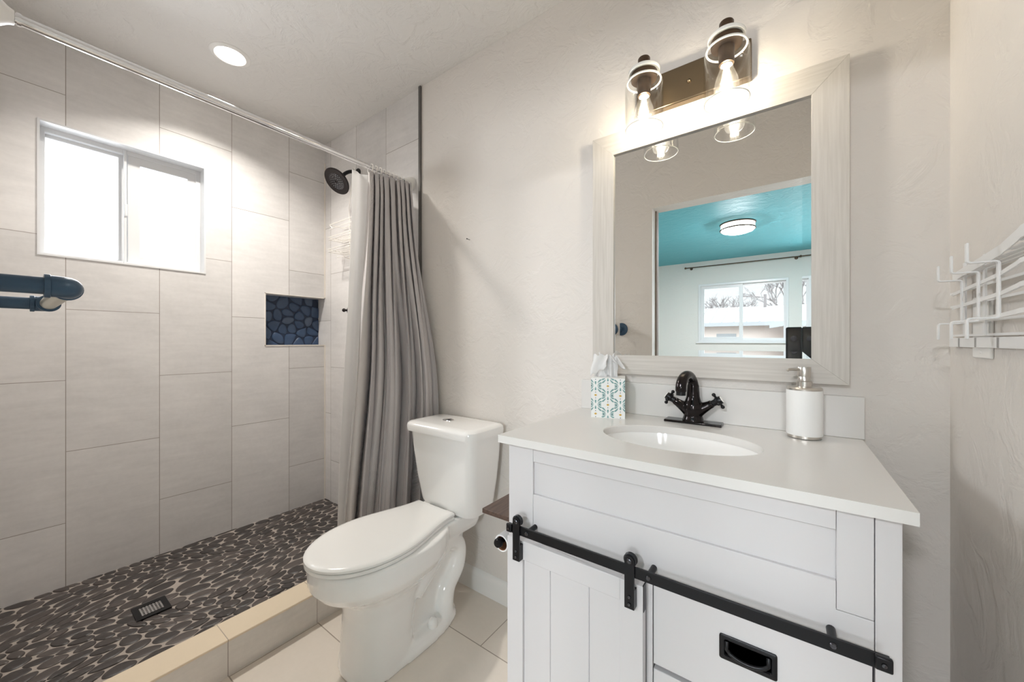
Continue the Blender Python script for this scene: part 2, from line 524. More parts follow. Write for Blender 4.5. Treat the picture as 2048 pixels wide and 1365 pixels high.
# doorway wall behind the camera
DX0, DX1, DZ = -0.722, 0.255, 2.02
mb = MB()
slab_holes(mb, 'y', DW, DW - DT, -1.53, RX + 0.02, -0.06, H, [(DX0, DX1, -0.06, DZ)])
structure(mb.build('wall_front', M['wall'], smooth=False))
mb = MB(); mb.box(L - 0.13, -1.53, DW - DT, DW, -0.06, H)
structure(mb.build('wall_front_shower', M['tile_back'], smooth=False))
# doorway lining: plaster return, raw brown edge and thin white strip
mb = MB(); mb.box(DX0 - 0.001, DX0 + 0.008, DW - DT - 0.002, DW - 0.075, 0, DZ); mb.build('trim_1', M['raw_wood'])
structure(bpy.data.objects['trim_1'])
mb = MB(); mb.box(DX0 - 0.03, DX0 + 0.004, DW - DT - 0.02, DW - DT, 0, DZ + 0.03)
structure(mb.build('trim_2', M['white_paint']))

# metal edge where tile meets plaster, caulk in the shower corner
mb = MB(); mb.box(TX - 0.001, TX + 0.013, D - 0.010, D, 0.0, H)
structure(mb.build('trim_3', M['edge_metal']))
mb = MB(); mb.box(L, L + 0.008, D - 0.006, D, NZ1 + 0.005, H - 0.13); mb.box(L, L + 0.008, D - 0.006, D, SHZ, NZ0 - 0.005)
mb.box(L - 0.08, L + 0.004, D - 0.004, D, NZ0 - 0.008, NZ0)
structure(mb.build('trim_4', M['caulk']))

# niche lining
mb = MB(); mb.box(L - 0.10, L - 0.092, NY0 - 0.02, D, NZ0 - 0.02, NZ1 + 0.02)
mb.mi = 1
# irregular flat stones set in the back of the niche
def hull_blob(cy, cz, a, b, rot, n=14, wob=0.12):
    ph = [random.uniform(0, 2 * pi) for _ in range(3)]
    out = []
    for k in range(n):
        t = 2 * pi * k / n
        r = 1 + wob * (sin(2 * t + ph[0]) * 0.6 + sin(3 * t + ph[1]) * 0.5)
        y, z = a * r * cos(t), b * r * sin(t)
        out.append((cy + y * cos(rot) - z * sin(rot), cz + y * sin(rot) + z * cos(rot)))
    return out

def voronoi_cells(seeds, bound, shrink, metric=lambda p: p, inv=lambda p: p):
    """convex cells (clipped against near neighbours), shrunk a little, corners cut round"""
    pts = [metric(s) for s in seeds]
    cells = []
    for i, p in enumerate(pts):
        near = sorted(((q[0] - p[0]) ** 2 + (q[1] - p[1]) ** 2, j) for j, q in enumerate(pts) if j != i)[:16]
        R = 0.2
        poly = [(p[0] - R, p[1] - R), (p[0] + R, p[1] - R), (p[0] + R, p[1] + R), (p[0] - R, p[1] + R)]
        for d2, j in near:
            q = pts[j]; d = math.sqrt(d2)
            if d < 1e-6: continue
            nx, ny = (q[0] - p[0]) / d, (q[1] - p[1]) / d
            lim = d / 2 - shrink
            new = []
            for k in range(len(poly)):
                A, B = poly[k], poly[(k + 1) % len(poly)]
                da = (A[0] - p[0]) * nx + (A[1] - p[1]) * ny - lim
                db = (B[0] - p[0]) * nx + (B[1] - p[1]) * ny - lim
                if da <= 0: new.append(A)
                if (da < 0) != (db < 0):
                    t = da / (da - db); new.append((A[0] + t * (B[0] - A[0]), A[1] + t * (B[1] - A[1])))
            poly = new
            if len(poly) < 3: break
        if len(poly) < 3: continue
        for _ in range(3):
            nw = []
            for k in range(len(poly)):
                A, B = poly[k], poly[(k + 1) % len(poly)]
                c = 0.27
                nw.append((A[0] + c * (B[0] - A[0]), A[1] + c * (B[1] - A[1])))
                nw.append((B[0] + c * (A[0] - B[0]), B[1] + c * (A[1] - B[1])))
            poly = nw
            if len(poly) > 26: break
        cells.append([inv(q) for q in poly])
    return cells

seeds = []
tries = 0
while tries < 1500 and len(seeds) < 34:
    tries += 1
    y, z = random.uniform(NY0 - 0.02, D), random.uniform(NZ0 - 0.01, NZ1 + 0.01)
    if all((y - a) ** 2 + ((z - b) * 0.9) ** 2 > 0.045 ** 2 for a, b in seeds): seeds.append((y, z))
for c in voronoi_cells(seeds, None, 0.0022):
    cy = sum(p[0] for p in c) / len(c); cz = sum(p[1] for p in c) / len(c)
    if any(not (NY0 - 0.03 < p[0] < D + 0.03) for p in c): pass
    hgt = random.uniform(0.004, 0.009)
    rings = []
    for s, h in ((1.0, 0.0), (0.96, 0.5), (0.84, 0.85), (0.45, 1.0)):
        rings.append([(L - 0.092 + hgt * h, min(D - 0.001, max(NY0 - 0.015, cy + (p[0] - cy) * s)), min(NZ1 + 0.015, max(NZ0 - 0.015, cz + (p[1] - cz) * s))) for p in c])
    mb.loft(rings, False, True)
structure(mb.build('wall_niche', [M['grout_navy'], M['pebble_navy']]))
# slim pale lip around the niche
mb = MB()
mb.box(L - 0.002, L + 0.003, NY0 - 0.004, NY0 + 0.001, NZ0 - 0.004, NZ1 + 0.004)
mb.box(L - 0.002, L + 0.003, NY0 - 0.004, D - 0.006, NZ0 - 0.006, NZ0)
mb.box(L - 0.002, L + 0.003, NY0 - 0.004, D - 0.006, NZ1, NZ1 + 0.004)
structure(mb.build('trim_5', M['caulk']))

# shower floor of river pebbles in pale grout
mb = MB(); mb.box(L, CX0, DW, D, -0.06, SHZ - 0.004)
mb.mi = 1
seeds = []
def floor_metric(p):
    # stones lie mostly along the shower, turning in drifts
    a = 0.5 * sin(2.3 * p[0] + 1.1 * p[1]) + 0.45 * sin(5.1 * p[1] + 2.0 * p[0] + 1.0)
    return p
ST = 1.42
def drift(x, y):
    return 0.045 * sin(9 * y + 5 * x), 0.05 * sin(12 * x - 6 * y)
tries = 0
cell = {}
def okseed(x, y, r):
    gx, gy = int(x / 0.05), int(y / 0.05)
    for i in range(gx - 2, gx + 3):
        for j in range(gy - 2, gy + 3):
            for (a, b, rr) in cell.get((i, j), ()):
                if (a - x) ** 2 + (b - y) ** 2 < ((r + rr) / 2) ** 2: return False
    return True
# seeds are scattered in a space squeezed along the shower, then stretched back with a drift
def to_floor(q):
    x, y = q[0], q[1] * ST
    dx, dy = drift(x, y)
    return (x + dx * 0.5, y + dy)
raw = []
for r0, cnt in ((0.046, 3000), (0.036, 5000), (0.026, 9000)):
    for _ in range(cnt):
        x = random.uniform(L - 0.08, CX0 + 0.08); y = random.uniform(DW - 0.12, D + 0.1) / ST
        r = r0 * random.uniform(0.85, 1.15)
        if okseed(x, y, r):
            raw.append((x, y)); cell.setdefault((int(x / 0.05), int(y / 0.05)), []).append((x, y, r))
for c in voronoi_cells(raw, None, 0.0020):
    c = [to_floor(q) for q in c]
    c = [(min(CX0, max(L, p[0])), min(D, max(DW, p[1]))) for p in c]
    cx = sum(p[0] for p in c) / len(c); cy = sum(p[1] for p in c) / len(c)
    ar = abs(sum(c[k][0] * c[(k + 1) % len(c)][1] - c[(k + 1) % len(c)][0] * c[k][1] for k in range(len(c)))) / 2
    if ar < 1.2e-4: continue
    # ease every stone towards its own oval
    sxx = sum((p[0] - cx) ** 2 for p in c) / len(c); syy = sum((p[1] - cy) ** 2 for p in c) / len(c); sxy = sum((p[0] - cx) * (p[1] - cy) for p in c) / len(c)
    det = max(1e-12, sxx * syy - sxy * sxy)
    oval = []
    for p in c:
        dx, dy = p[0] - cx, p[1] - cy
        mah = math.sqrt(max(1e-9, (syy * dx * dx - 2 * sxy * dx * dy + sxx * dy * dy) / det))
        s = 0.35 + 0.65 * (1.47 / mah)
        oval.append((min(CX0, max(L, cx + dx * s)), min(D, max(DW, cy + dy * s))))
    c = oval
    hgt = random.uniform(0.002, 0.0055)
    rings = []
    for s, h in ((1.0, -0.6), (0.98, 0.3), (0.88, 0.8), (0.5, 1.0)):
        rings.append([(cx + (p[0] - cx) * s, cy + (p[1] - cy) * s, SHZ - 0.004 + hgt * h) for p in c])
    mb.loft(rings, False, True)
structure(mb.build('floor_shower', [M['grout'], M['pebble']]))

# tiled curb
cz = 0.125
mb = MB(); mb.box(CX0, CX1, DW, D, 0, cz - 0.008)
structure(mb.build('trim_6', M['tile_curb'], smooth=False), None)
mb = MB(); mb.box(CX0, CX1 + 0.002, DW, D, cz - 0.008, cz)
structure(mb.build('trim_7', M['tile_curbtop'], bevel=0.002))

# baseboard on the back wall
mb = MB()
prof = [(D, 0), (D - 0.014, 0), (D - 0.014, 0.070), (D - 0.011, 0.084), (D - 0.004, 0.094), (D, 0.096)]
mb.prism([(TX + 0.014, y, z) for y, z in prof], (RX - TX - 0.014, 0, 0))
structure(mb.build('baseboard_back', M['white_paint']))
mb = MB()
mb.prism([(RX - (D - y), D - 0.014, z) for y, z in prof], (0, -(D - 0.014 - DW), 0))
structure(mb.build('baseboard_right', M['white_paint']))

# ------------------------------------------------------------------ bathroom window (frosted slider)
w1 = group_empty('window_1', (L, (WY0 + WY1) / 2, WZ0))
mb = MB()   # white reveal
mb.frame('x', L - 0.12, L + 0.004, (WY0 - 0.001, WY1 + 0.001, WZ0 - 0.001, WZ1 + 0.001), (WY0 + 0.006, WY1 - 0.006, WZ0 + 0.006, WZ1 - 0.006))
mb.build('window_reveal', M['vinyl'], w1)
fx0, fx1 = L - 0.117, L - 0.062
mb = MB(); mb.frame('x', fx0, fx1, (WY0 + 0.004, WY1 - 0.004, WZ0 + 0.004, WZ1 - 0.004), (WY0 + 0.022, WY1 - 0.026, WZ0 + 0.022, WZ1 - 0.026))
fr = mb.build('window_frame', M['vinyl'], w1, bevel=0.002)
mb = MB(); mb.box(fx0 + 0.05, fx1 + 0.006, 0.350, 0.360, WZ0 + 0.006, WZ1 - 0.006)
mb.build('meeting_rail', M['vinyl'], w1, bevel=0.002)
def sash(y0, y1, x0, x1, wl, wr, wb, wt):
    z0, z1 = WZ0 + 0.018, WZ1 - 0.020
    inn = (y0 + wl, y1 - wr, z0 + wb, z1 - wt)
    mb = MB(); mb.frame('x', x0, x1, (y0, y1, z0, z1), inn)
    s = mb.build('window_sash', M['vinyl'], w1, bevel=0.002)
    g = MB(); g.box((x0 + x1) / 2 - 0.003, (x0 + x1) / 2 + 0.003, inn[0] - 0.003, inn[1] + 0.003, inn[2] - 0.003, inn[3] + 0.003)
    g.build('window_pane', M['pane_lit'], s)
sash(WY0 + 0.012, 0.372, L - 0.110, L - 0.088, 0.012, 0.036, 0.012, 0.020)
sash(0.364, WY1 - 0.022, L - 0.086, L - 0.066, 0.044, 0.036, 0.036, 0.042)
mb = MB(); mb.box(L - 0.062, L - 0.050, 0.352, 0.362, 1.73, 1.79)
mb.build('window_latch', M['vinyl'], w1, bevel=0.003)

# ------------------------------------------------------------------ next room
mb = MB(); mb.box(NL, NR, FY, DW - DT, -0.06, 0.0)
structure(mb.build('floor_next_room', M['floor_wood'], smooth=False))
mb = MB(); mb.box(NL, NR, FY - 0.15, DW - DT, H, H + 0.06)
structure(mb.build('ceiling_next_room', M['teal'], smooth=False))
mb = MB(); mb.box(NL - 0.1, NL, FY - 0.15, DW - DT, -0.06, H)
structure(mb.build('wall_next_room_left', M['room_wall'], smooth=False))
mb = MB(); mb.box(NR, NR + 0.1, FY - 0.15, DW - DT, -0.06, H)
structure(mb.build('wall_next_room_right', M['room_wall'], smooth=False))
mb = MB(); mb.box(RX, NR, DW - DT, DW, -0.06, H)
structure(mb.build('wall_next_room_front', M['room_wall'], smooth=False))
BW = [(-1.172, 0.025), (0.205, 1.402)]
BZ0, BZ1 = 1.13, 2.07
mb = MB()
slab_holes(mb, 'y', FY, FY - 0.15, NL, NR, -0.06, H, [(a, b, BZ0, BZ1) for a, b in BW])
structure(mb.build('wall_next_room_far', M['room_wall'], smooth=False))
for k, (a, b) in enumerate(BW):
    w = group_empty('window_%d' % (k + 2), ((a + b) / 2, FY, BZ0))
    t = 0.03
    mb = MB(); mb.frame('y', FY - 0.12, FY + 0.012, (a - 0.002, b + 0.002, BZ0 - 0.002, BZ1 + 0.002), (a + t, b - t, BZ0 + t, BZ1 - t))
    mb.build('window_frame', M['vinyl'], w, bevel=0.002)
    mb = MB(); mb.box(a - 0.03, b + 0.03, FY, FY + 0.035, BZ0 - 0.022, BZ0); mb.build('window_sill', M['vinyl'], w, bevel=0.002)
    c = (a + b) / 2
    for (y0, y1, x0, x1, s) in ((FY - 0.05, FY - 0.02, a + t, c + 0.025, 0.05), (FY - 0.085, FY - 0.055, c - 0.025, b - t, 0.03)):
        z0, z1 = BZ0 + t - 0.004, BZ1 - t + 0.004
        mb = MB(); mb.frame('y', y0, y1, (x0, x1, z0, z1), (x0 + s, x1 - s, z0 + s, z1 - s))
        sa = mb.build('window_sash', M['vinyl'], w, bevel=0.002)
        g = MB(); g.box(x0 + s - 0.004, x1 - s + 0.004, (y0 + y1) / 2 - 0.002, (y0 + y1) / 2 + 0.002, z0 + s - 0.004, z1 - s + 0.004)
        g.build('window_pane', M['window_glass'], sa)
def daylight(loc, rz, sx, sz, watts, spread=120):
    d = bpy.data.lights.new('window_daylight', 'AREA'); d.shape = 'RECTANGLE'; d.size = sx; d.size_y = sz
    d.energy = watts; d.color = (0.93, 0.96, 1.0); d.spread = radians(spread)
    o = bpy.data.objects.new('window_daylight', d); COL.objects.link(o)
    o.location = loc; o.rotation_euler = (radians(90), 0, rz); o['kind'] = 'helper'
daylight((L - 0.0855, 0.226, 1.765), radians(-90), 0.22, 0.48, DAY_BATH[0], 95)
daylight((L - 0.0640, 0.4985, 1.77), radians(-90), 0.18, 0.44, DAY_BATH[1], 95)
daylight((0.92, FY + 0.03, 1.60), 0.0, 0.86, 0.84, DAY_NEXT, 150)
# curtain rods over the windows
for k, (a, b, lab) in enumerate(((-1.36, 0.165, 'thin dark curtain rod above the sliding window, reflected whole in the mirror'),
                                 (0.20, 1.72, 'thin dark curtain rod whose end shows at the mirror edge under the teal ceiling'))):
    t = thing('curtain_rod', lab, 'curtain rod', ((a + b) / 2, FY + 0.06, 2.355), 'curtain rods in the next room')
    mb = MB(); mb.cyl((a, FY + 0.06, 2.355), (b, FY + 0.06, 2.355), 0.008, 12); mb.build('rod', M['stem_bronze'], t)
    for x in (a, b):
        mb = MB(); mb.sphere((x, FY + 0.06, 2.355), 0.017, 12); mb.build('finial', M['stem_bronze'], t)
    for x in (a + 0.08, b - 0.05):
        mb = MB(); mb.cyl((x, FY, 2.345), (x, FY + 0.06, 2.345), 0.007, 10); mb.cyl((x, FY, 2.345), (x, FY + 0.006, 2.345), 0.022, 14)
        mb.build('bracket', M['stem_bronze'], t)
# flush ceiling light
lx, ly = -0.44, -2.32
t = thing('ceiling_light', 'round flush drum ceiling light with two dark bands on the teal ceiling', 'ceiling light', (lx, ly, H))
mb = MB(); mb.lathe([(0.165, -0.064), (0.150, -0.085), (0.10, -0.102), (0.001, -0.108)], (lx, ly, H), n=48, caps=False)
mb.build('diffuser', M['dome_lit'], t)
mb = MB(); mb.lathe([(0.165, 0), (0.165, -0.064)], (lx, ly, H), n=48, caps=False)
mb.build('drum_side', M['drum_lit'], t)
for z in (-0.004, -0.066):
    mb = MB(); mb.tube([(lx + 0.168 * cos(2 * pi * k / 48), ly + 0.168 * sin(2 * pi * k / 48), H + z) for k in range(49)], 0.0085, 8)
    mb.build('band', M['stem_bronze'], t)
for k in range(3):
    a = 2 * pi * k / 3 + 1.35
    mb = MB(); mb.cyl((lx + 0.169 * cos(a), ly + 0.169 * sin(a), H), (lx + 0.169 * cos(a), ly + 0.169 * sin(a), H - 0.066), 0.003, 8)
    mb.build('strut', M['stem_bronze'], t)

# ------------------------------------------------------------------ toilet
TX0 = -1.185
t = thing('toilet', 'white two-piece toilet with closed lid between the vanity and the curtain', 'toilet', (TX0, 0.92, 0))
def egg(cx, y0, y1, hw, z, n=40, p=2.2, back=2.6):
    """elongated bowl outline: rounder tip at y0, squarer end at y1"""
    cy = y0 + (y1 - y0) * 0.50; pts = []
    for k in range(n):
        a = 2 * pi * k / n
        c, s = cos(a), sin(a)
        q = p if s < 0 else back
        hy = (cy - y0) if s < 0 else (y1 - cy)
        r = (abs(c) ** q + abs(s) ** q) ** (-1 / q)
        pts.append((cx + hw * r * c, cy + hy * r * s, z))
    return pts
mb = MB()
# plinth
mb.loft([egg(TX0, 0.676, 1.150, 0.122, 0.0, p=2.6), egg(TX0, 0.676, 1.150, 0.122, 0.018, p=2.6), egg(TX0, 0.690, 1.135, 0.108, 0.048, p=2.6)])
# front column sweeping up to the bowl
mb.loft([egg(TX0, 0.680, 0.900, 0.116, 0.0, p=2.8, back=4), egg(TX0, 0.688, 0.900, 0.110, 0.10, p=2.6, back=4), egg(TX0, 0.690, 0.92, 0.110, 0.20, p=2.4, back=4),
         egg(TX0, 0.680, 0.96, 0.118, 0.255, p=2.3), egg(TX0, 0.640, 1.02, 0.140, 0.285, p=2.2), egg(TX0, 0.595, 1.06, 0.166, 0.312, p=2.2),
         egg(TX0, 0.574, 1.075, 0.179, 0.340, p=2.2), egg(TX0, 0.572, 1.08, 0.180, 0.37, p=2.2), egg(TX0, 0.576, 1.08, 0.176, 0.402, p=2.2), egg(TX0, 0.582, 1.08, 0.170, 0.408, p=2.2)])
# core web behind the column and the deck under the tank
mb.loft([rrect(TX0, 0.98, 0.066, 0.15, 0.03, 0.0), rrect(TX0, 0.99, 0.062, 0.16, 0.03, 0.20), rrect(TX0, 1.02, 0.085, 0.17, 0.04, 0.34), rrect(TX0, 1.02, 0.10, 0.18, 0.04, 0.40)])
mb.loft([rrect(TX0, 1.11, 0.10, 0.13, 0.03, 0.335), rrect(TX0, 1.11, 0.112, 0.135, 0.03, 0.365), rrect(TX0, 1.11, 0.112, 0.135, 0.03, 0.408)])
# the trapway snaking down on both sides
def bez(P, n=30):
    out = []
    pts = [Vector(p) for p in P]
    q = [pts[0] * 2 - pts[1]] + pts + [pts[-1] * 2 - pts[-2]]
    for i in range(1, len(q) - 2):
        for k in range(n):
            u = k / n
            out.append(0.5 * ((2 * q[i]) + (q[i + 1] - q[i - 1]) * u + (2 * q[i - 1] - 5 * q[i] + 4 * q[i + 1] - q[i + 2]) * u * u + (3 * q[i] - q[i - 1] - 3 * q[i + 1] + q[i + 2]) * u ** 3))
    out.append(pts[-1])
    return out
for s in (-1, 1):
    x = TX0 + s * 0.070
    mb.tube(bez([(x, 0.90, 0.20), (x, 0.97, 0.255), (x, 1.06, 0.318), (x, 1.128, 0.285), (x, 1.125, 0.205), (x, 1.07, 0.135), (x + s * 0.006, 1.055, 0.06), (x + s * 0.006, 1.075, 0.02)], 10),
            0.038, 14)
bowl = mb.build('bowl', M['ceramic'], t)
md = bowl.modifiers.new('remesh', 'REMESH'); md.mode = 'VOXEL'; md.voxel_size = 0.005; md.use_smooth_shade = True
md = bowl.modifiers.new('soften', 'SMOOTH'); md.factor = 0.5; md.iterations = 8
mb = MB()
mb.lathe([(0.019, 0), (0.019, 0.012), (0.015, 0.026), (0.006, 0.033), (0.0005, 0.034)], (TX0 + 0.097, 0.975, 0.046), n=24)
mb.build('bolt_cap', M['ceramic'], t)
mb = MB()
mb.lathe([(0.019, 0), (0.019, 0.012), (0.015, 0.026), (0.006, 0.033), (0.0005, 0.034)], (TX0 - 0.097, 0.975, 0.046), n=24)
mb.build('bolt_cap', M['ceramic'], t)
# seat ring and closed lid
def lid_ring(z, g, x=TX0 - 0.01):
    """lid outline: elongated tip, waisted towards the hinge edge"""
    pts = []
    y0, y1 = 0.568 - g, 1.085 + g * 0.6
    ym = 0.79
    n = 28
    def half(y):
        if y <= ym:
            u = (ym - y) / (ym - y0)
            return (0.166 + g) * max(0.0, 1 - u ** 2.15) ** (1 / 2.0)
        u = (y - ym) / (y1 - ym)
        return (0.166 + g) - (0.060) * (u * u * (3 - 2 * u))
    ys = [y0 + (ym - y0) * (1 - cos(pi / 2 * k / n)) for k in range(n + 1)] + [ym + (y1 - ym) * k / 14 for k in range(1, 15)]
    R = [(x + half(y), y, z) for y in ys]; Lp = [(x - half(y), y, z) for y in reversed(ys[1:])]
    return R + Lp
mb = MB()
mb.loft([lid_ring(0.409, 0.002), lid_ring(0.411, 0.004), lid_ring(0.419, 0.004), lid_ring(0.421, 0.002)])
mb.build('seat', M['seat_plastic'], t)
mb = MB()
mb.loft([lid_ring(0.4225, 0.000), lid_ring(0.425, 0.005), lid_ring(0.432, 0.005), lid_ring(0.437, 0.0), lid_ring(0.439, -0.012), lid_ring(0.4395, -0.04), lid_ring(0.440, -0.10)])
mb.build('lid', M['seat_plastic'], t)
for s in (-1, 1):
    mb = MB(); mb.box(TX0 - 0.01 + s * 0.070 - 0.022, TX0 - 0.01 + s * 0.070 + 0.022, 1.078, 1.115, 0.408, 0.430)
    mb.build('hinge', M['seat_plastic'], t, bevel=0.006, seg=3)
# tank
KX = -1.158
mb = MB()
def tankring(z, hx, y0, y1, r): return rrect(KX, (y0 + y1) / 2, hx, (y1 - y0) / 2, r, z, 8)
mb.loft([tankring(0.406, 0.120, 1.125, 1.235, 0.04), tankring(0.418, 0.146, 1.104, 1.252, 0.045), tankring(0.445, 0.156, 1.094, 1.262, 0.042), tankring(0.55, 0.170, 1.080, 1.268, 0.040),
         tankring(0.66, 0.181, 1.070, 1.270, 0.038), tankring(0.748, 0.187, 1.064, 1.270, 0.038)])
mb.build('tank', M['ceramic'], t)
mb = MB()
mb.loft([tankring(0.744, 0.193, 1.056, 1.272, 0.035), tankring(0.7445, 0.199, 1.049, 1.274, 0.038), tankring(0.766, 0.201, 1.046, 1.275, 0.040), tankring(0.776, 0.199, 1.049, 1.274, 0.040), tankring(0.783, 0.190, 1.058, 1.268, 0.038), tankring(0.786, 0.17, 1.078, 1.25, 0.03)])
mb.build('tank_lid', M['ceramic'], t)
mb = MB()
mb.loft([[(KX - 0.036 + rr * 0.030 * cos(2 * pi * k / 28), 1.160 + rr * 0.020 * sin(2 * pi * k / 28), z) for k in range(28)] for rr, z in ((1, 0.784), (1, 0.788), (0.9, 0.790), (0.85, 0.7893))])
fb = mb.build('flush_button', M['chrome'], t)
mb = MB()
mb.box(KX - 0.0365, KX - 0.0355, 1.142, 1.178, 0.7893, 0.7906)
mb.build('button_split', M['black_soft'], fb)

# ------------------------------------------------------------------ vanity cabinet
VX0, VX1, VY = -0.588, 0.139, 0.790
V = thing('vanity_cabinet', 'white bathroom vanity with black sliding barn-door track across its front', 'cabinet', (-0.225, 1.03, 0))
cab = M['cabinet']
mb = MB(); mb.box(VX0, VX0 + 0.018, VY + 0.022, 1.268, 0.0, 0.8655); mb.build('side_panel', cab, V)
mb = MB(); mb.box(VX1 - 0.018, VX1, VY + 0.022, 1.268, 0.0, 0.8655); mb.build('side_panel', cab, V)
mb = MB(); mb.box(VX0 + 0.018, VX1 - 0.018, 1.255, 1.268, 0.05, 0.8655); mb.build('back_panel', M['cabinet_dark'], V)
mb = MB(); mb.box(VX0 + 0.018, VX1 - 0.018, VY + 0.03, 1.255, 0.07, 0.085); mb.build('bottom_panel', M['cabinet_dark'], V)
mb = MB(); mb.box(VX0, -0.5135, VY, VY + 0.022, 0.0, 0.8655); mb.build('stile', cab, V, bevel=0.0012)
mb = MB(); mb.box(0.1095, VX1, VY, VY + 0.022, 0.0, 0.8655); mb.build('stile', cab, V, bevel=0.0012)
mb = MB(); mb.box(0.0645, 0.1085, VY + 0.0005, VY + 0.022, 0.7015, 0.8655); mb.build('stile', cab, V, bevel=0.0012)
mb = MB(); mb.box(-0.5130, 0.0640, VY + 0.0004, VY + 0.022, 0.8285, 0.8655); mb.build('rail', cab, V, bevel=0.0012)
mb = MB()
mb.prism([(-0.5130, VY + 0.0004, 0.7470), (-0.5130, VY + 0.0004, 0.641), (0.1085, VY + 0.0004, 0.641), (0.1085, VY + 0.0004, 0.7008), (0.0640, VY + 0.0004, 0.7008), (0.0640, VY + 0.0004, 0.7470)], (0, 0.0215, 0))
mb.build('rail', cab, V, bevel=0.0010)
mb = MB(); mb.box(-0.514, 0.066, VY + 0.0085, VY + 0.020, 0.745, 0.830); mb.build('front_panel', cab, V)
mb = MB(); mb.box(-0.2345, -0.2215, VY, VY + 0.022, 0.0, 0.6405); mb.build('stile', cab, V, bevel=0.001)
mb = MB(); mb.box(-0.513, 0.109, VY + 0.002, VY + 0.022, 0.0, 0.085); mb.build('rail', cab, V, bevel=0.001)
# drawers
def pull(z0, z1, dr):
    """flush campaign pull: plate with rounded corners, recess, hanging bail"""
    x0, x1, y = -0.1005, -0.0125, VY
    p = MB()
    def ring(g, yy, r): return [(q[0], yy, q[1]) for q in [(a, b) for a, b, _ in rrect((x0 + x1) / 2, (z0 + z1) / 2, (x1 - x0) / 2 - g, (z1 - z0) / 2 - g, r, 0, 5)]]
    p.loft([ring(0, y, 0.004), ring(0, y - 0.0025, 0.004), ring(0.0008, y - 0.0032, 0.004), ring(0.0075, y - 0.0032, 0.003), ring(0.009, y - 0.0005, 0.002), ring(0.010, y + 0.003, 0.002)], True, True)
    pl = p.build('pull', M['black_metal'], dr)
    b = MB(); pts = []
    xa, xb, zt, zb = x0 + 0.0125, x1 - 0.0125, z1 - 0.0095, z0 + 0.0125
    yb = y - 0.0075
    pts = [(xa, y - 0.004, zt), (xa, yb, zt - 0.006)]
    for k in range(13):
        a = k / 12
        pts.append((xa + (xb - xa) * a, yb - 0.0025 * sin(pi * a), (zt - 0.012) - (zt - 0.012 - zb) * sin(pi * a) ** 0.55))
    pts += [(xb, yb, zt - 0.006), (xb, y - 0.004, zt)]
    b.tube(pts, 0.0034, 10)
    b.build('pull_bail', M['black_metal'], pl)
for z0, z1 in ((0.472, 0.637), (0.282, 0.462), (0.092, 0.272)):
    mb = MB(); mb.box(-0.2195, 0.1065, VY, VY + 0.02, z0, z1)
    d = mb.build('drawer', cab, V, bevel=0.0012)
    pull(z1 - 0.0915, z1 - 0.0465, d)
# sliding door
mb = MB()
dx0, dx1, dz0, dz1, dy0, dy1 = -0.5725, -0.2325, 0.06, 0.6375, 0.762, 0.782
mb.box(dx0, dx0 + 0.047, dy0, dy1, dz0, dz1); mb.box(dx1 - 0.047, dx1, dy0, dy1, dz0, dz1)
mb.box(dx0 + 0.047, dx1 - 0.047, dy0 + 0.0003, dy1, dz1 - 0.046, dz1); mb.box(dx0 + 0.047, dx1 - 0.047, dy0 + 0.0003, dy1, dz0, dz0 + 0.05)
door = mb.build('sliding_door', cab, V, bevel=0.0012)
xs = [dx0 + 0.046, -0.451, -0.352, dx1 - 0.046]
mb = MB()
for a, b in zip(xs[:-1], xs[1:]):
    g = 0.0018
    mb.prism([(a, dy0 + 0.009, 0), (a + g, dy0 + 0.0065, 0), (b - g, dy0 + 0.0065, 0), (b, dy0 + 0.009, 0), (b, dy0 + 0.016, 0), (a, dy0 + 0.016, 0)], (0, 0, dz1 - dz0 - 0.09))
for v in mb.bm.verts: v.co.z += dz0 + 0.045
mb.build('plank_panel', cab, door)
mb = MB(); mb.box(dx1 - 0.001, dx1 + 0.0012, dy0 + 0.002, dy1 - 0.002, 0.585, dz1 + 0.001); mb.build('edge_plate', M['black_metal'], door)
# hangers riding the track
def hanger(x):
    p = MB()
    pts = [(x - 0.0098, 0.7455, 0.594), (x + 0.0098, 0.7455, 0.594), (x + 0.0098, 0.7455, 0.690)]
    for k in range(1, 12):
        a = pi * k / 12; pts.append((x + 0.0098 * cos(a), 0.7455, 0.690 + 0.0098 * sin(a)))
    pts.append((x - 0.0098, 0.7455, 0.690))
    p.prism(pts, (0, 0.0035, 0))
    h = p.build('hanger', M['black_metal'], door)
    p = MB(); p.box(x - 0.0098, x + 0.0098, 0.749, dy0, 0.594, 0.632); p.build('spacer', M['black_metal'], h)
    w = MB(); w.lathe([(0.0125, 0), (0.0135, 0.001), (0.0115, 0.003), (0.0115, 0.006), (0.0135, 0.008), (0.0125, 0.009)], (x, 0.7492, 0.6895), (0, 1, 0), 28)
    w.build('wheel', M['black_soft'], h)
    for z, r in ((0.6895, 0.0055), (0.618, 0.0036), (0.603, 0.0036)):
        s = MB(); s.lathe([(r, 0), (r, 0.0012), (r * 0.75, 0.0026), (r * 0.35, 0.0030), (0.0003, 0.0022)], (x, 0.7455, z), (0, -1, 0), 16)
        s.build('bolt', M['steel_screw'], h)
hanger(-0.534); hanger(-0.2545)
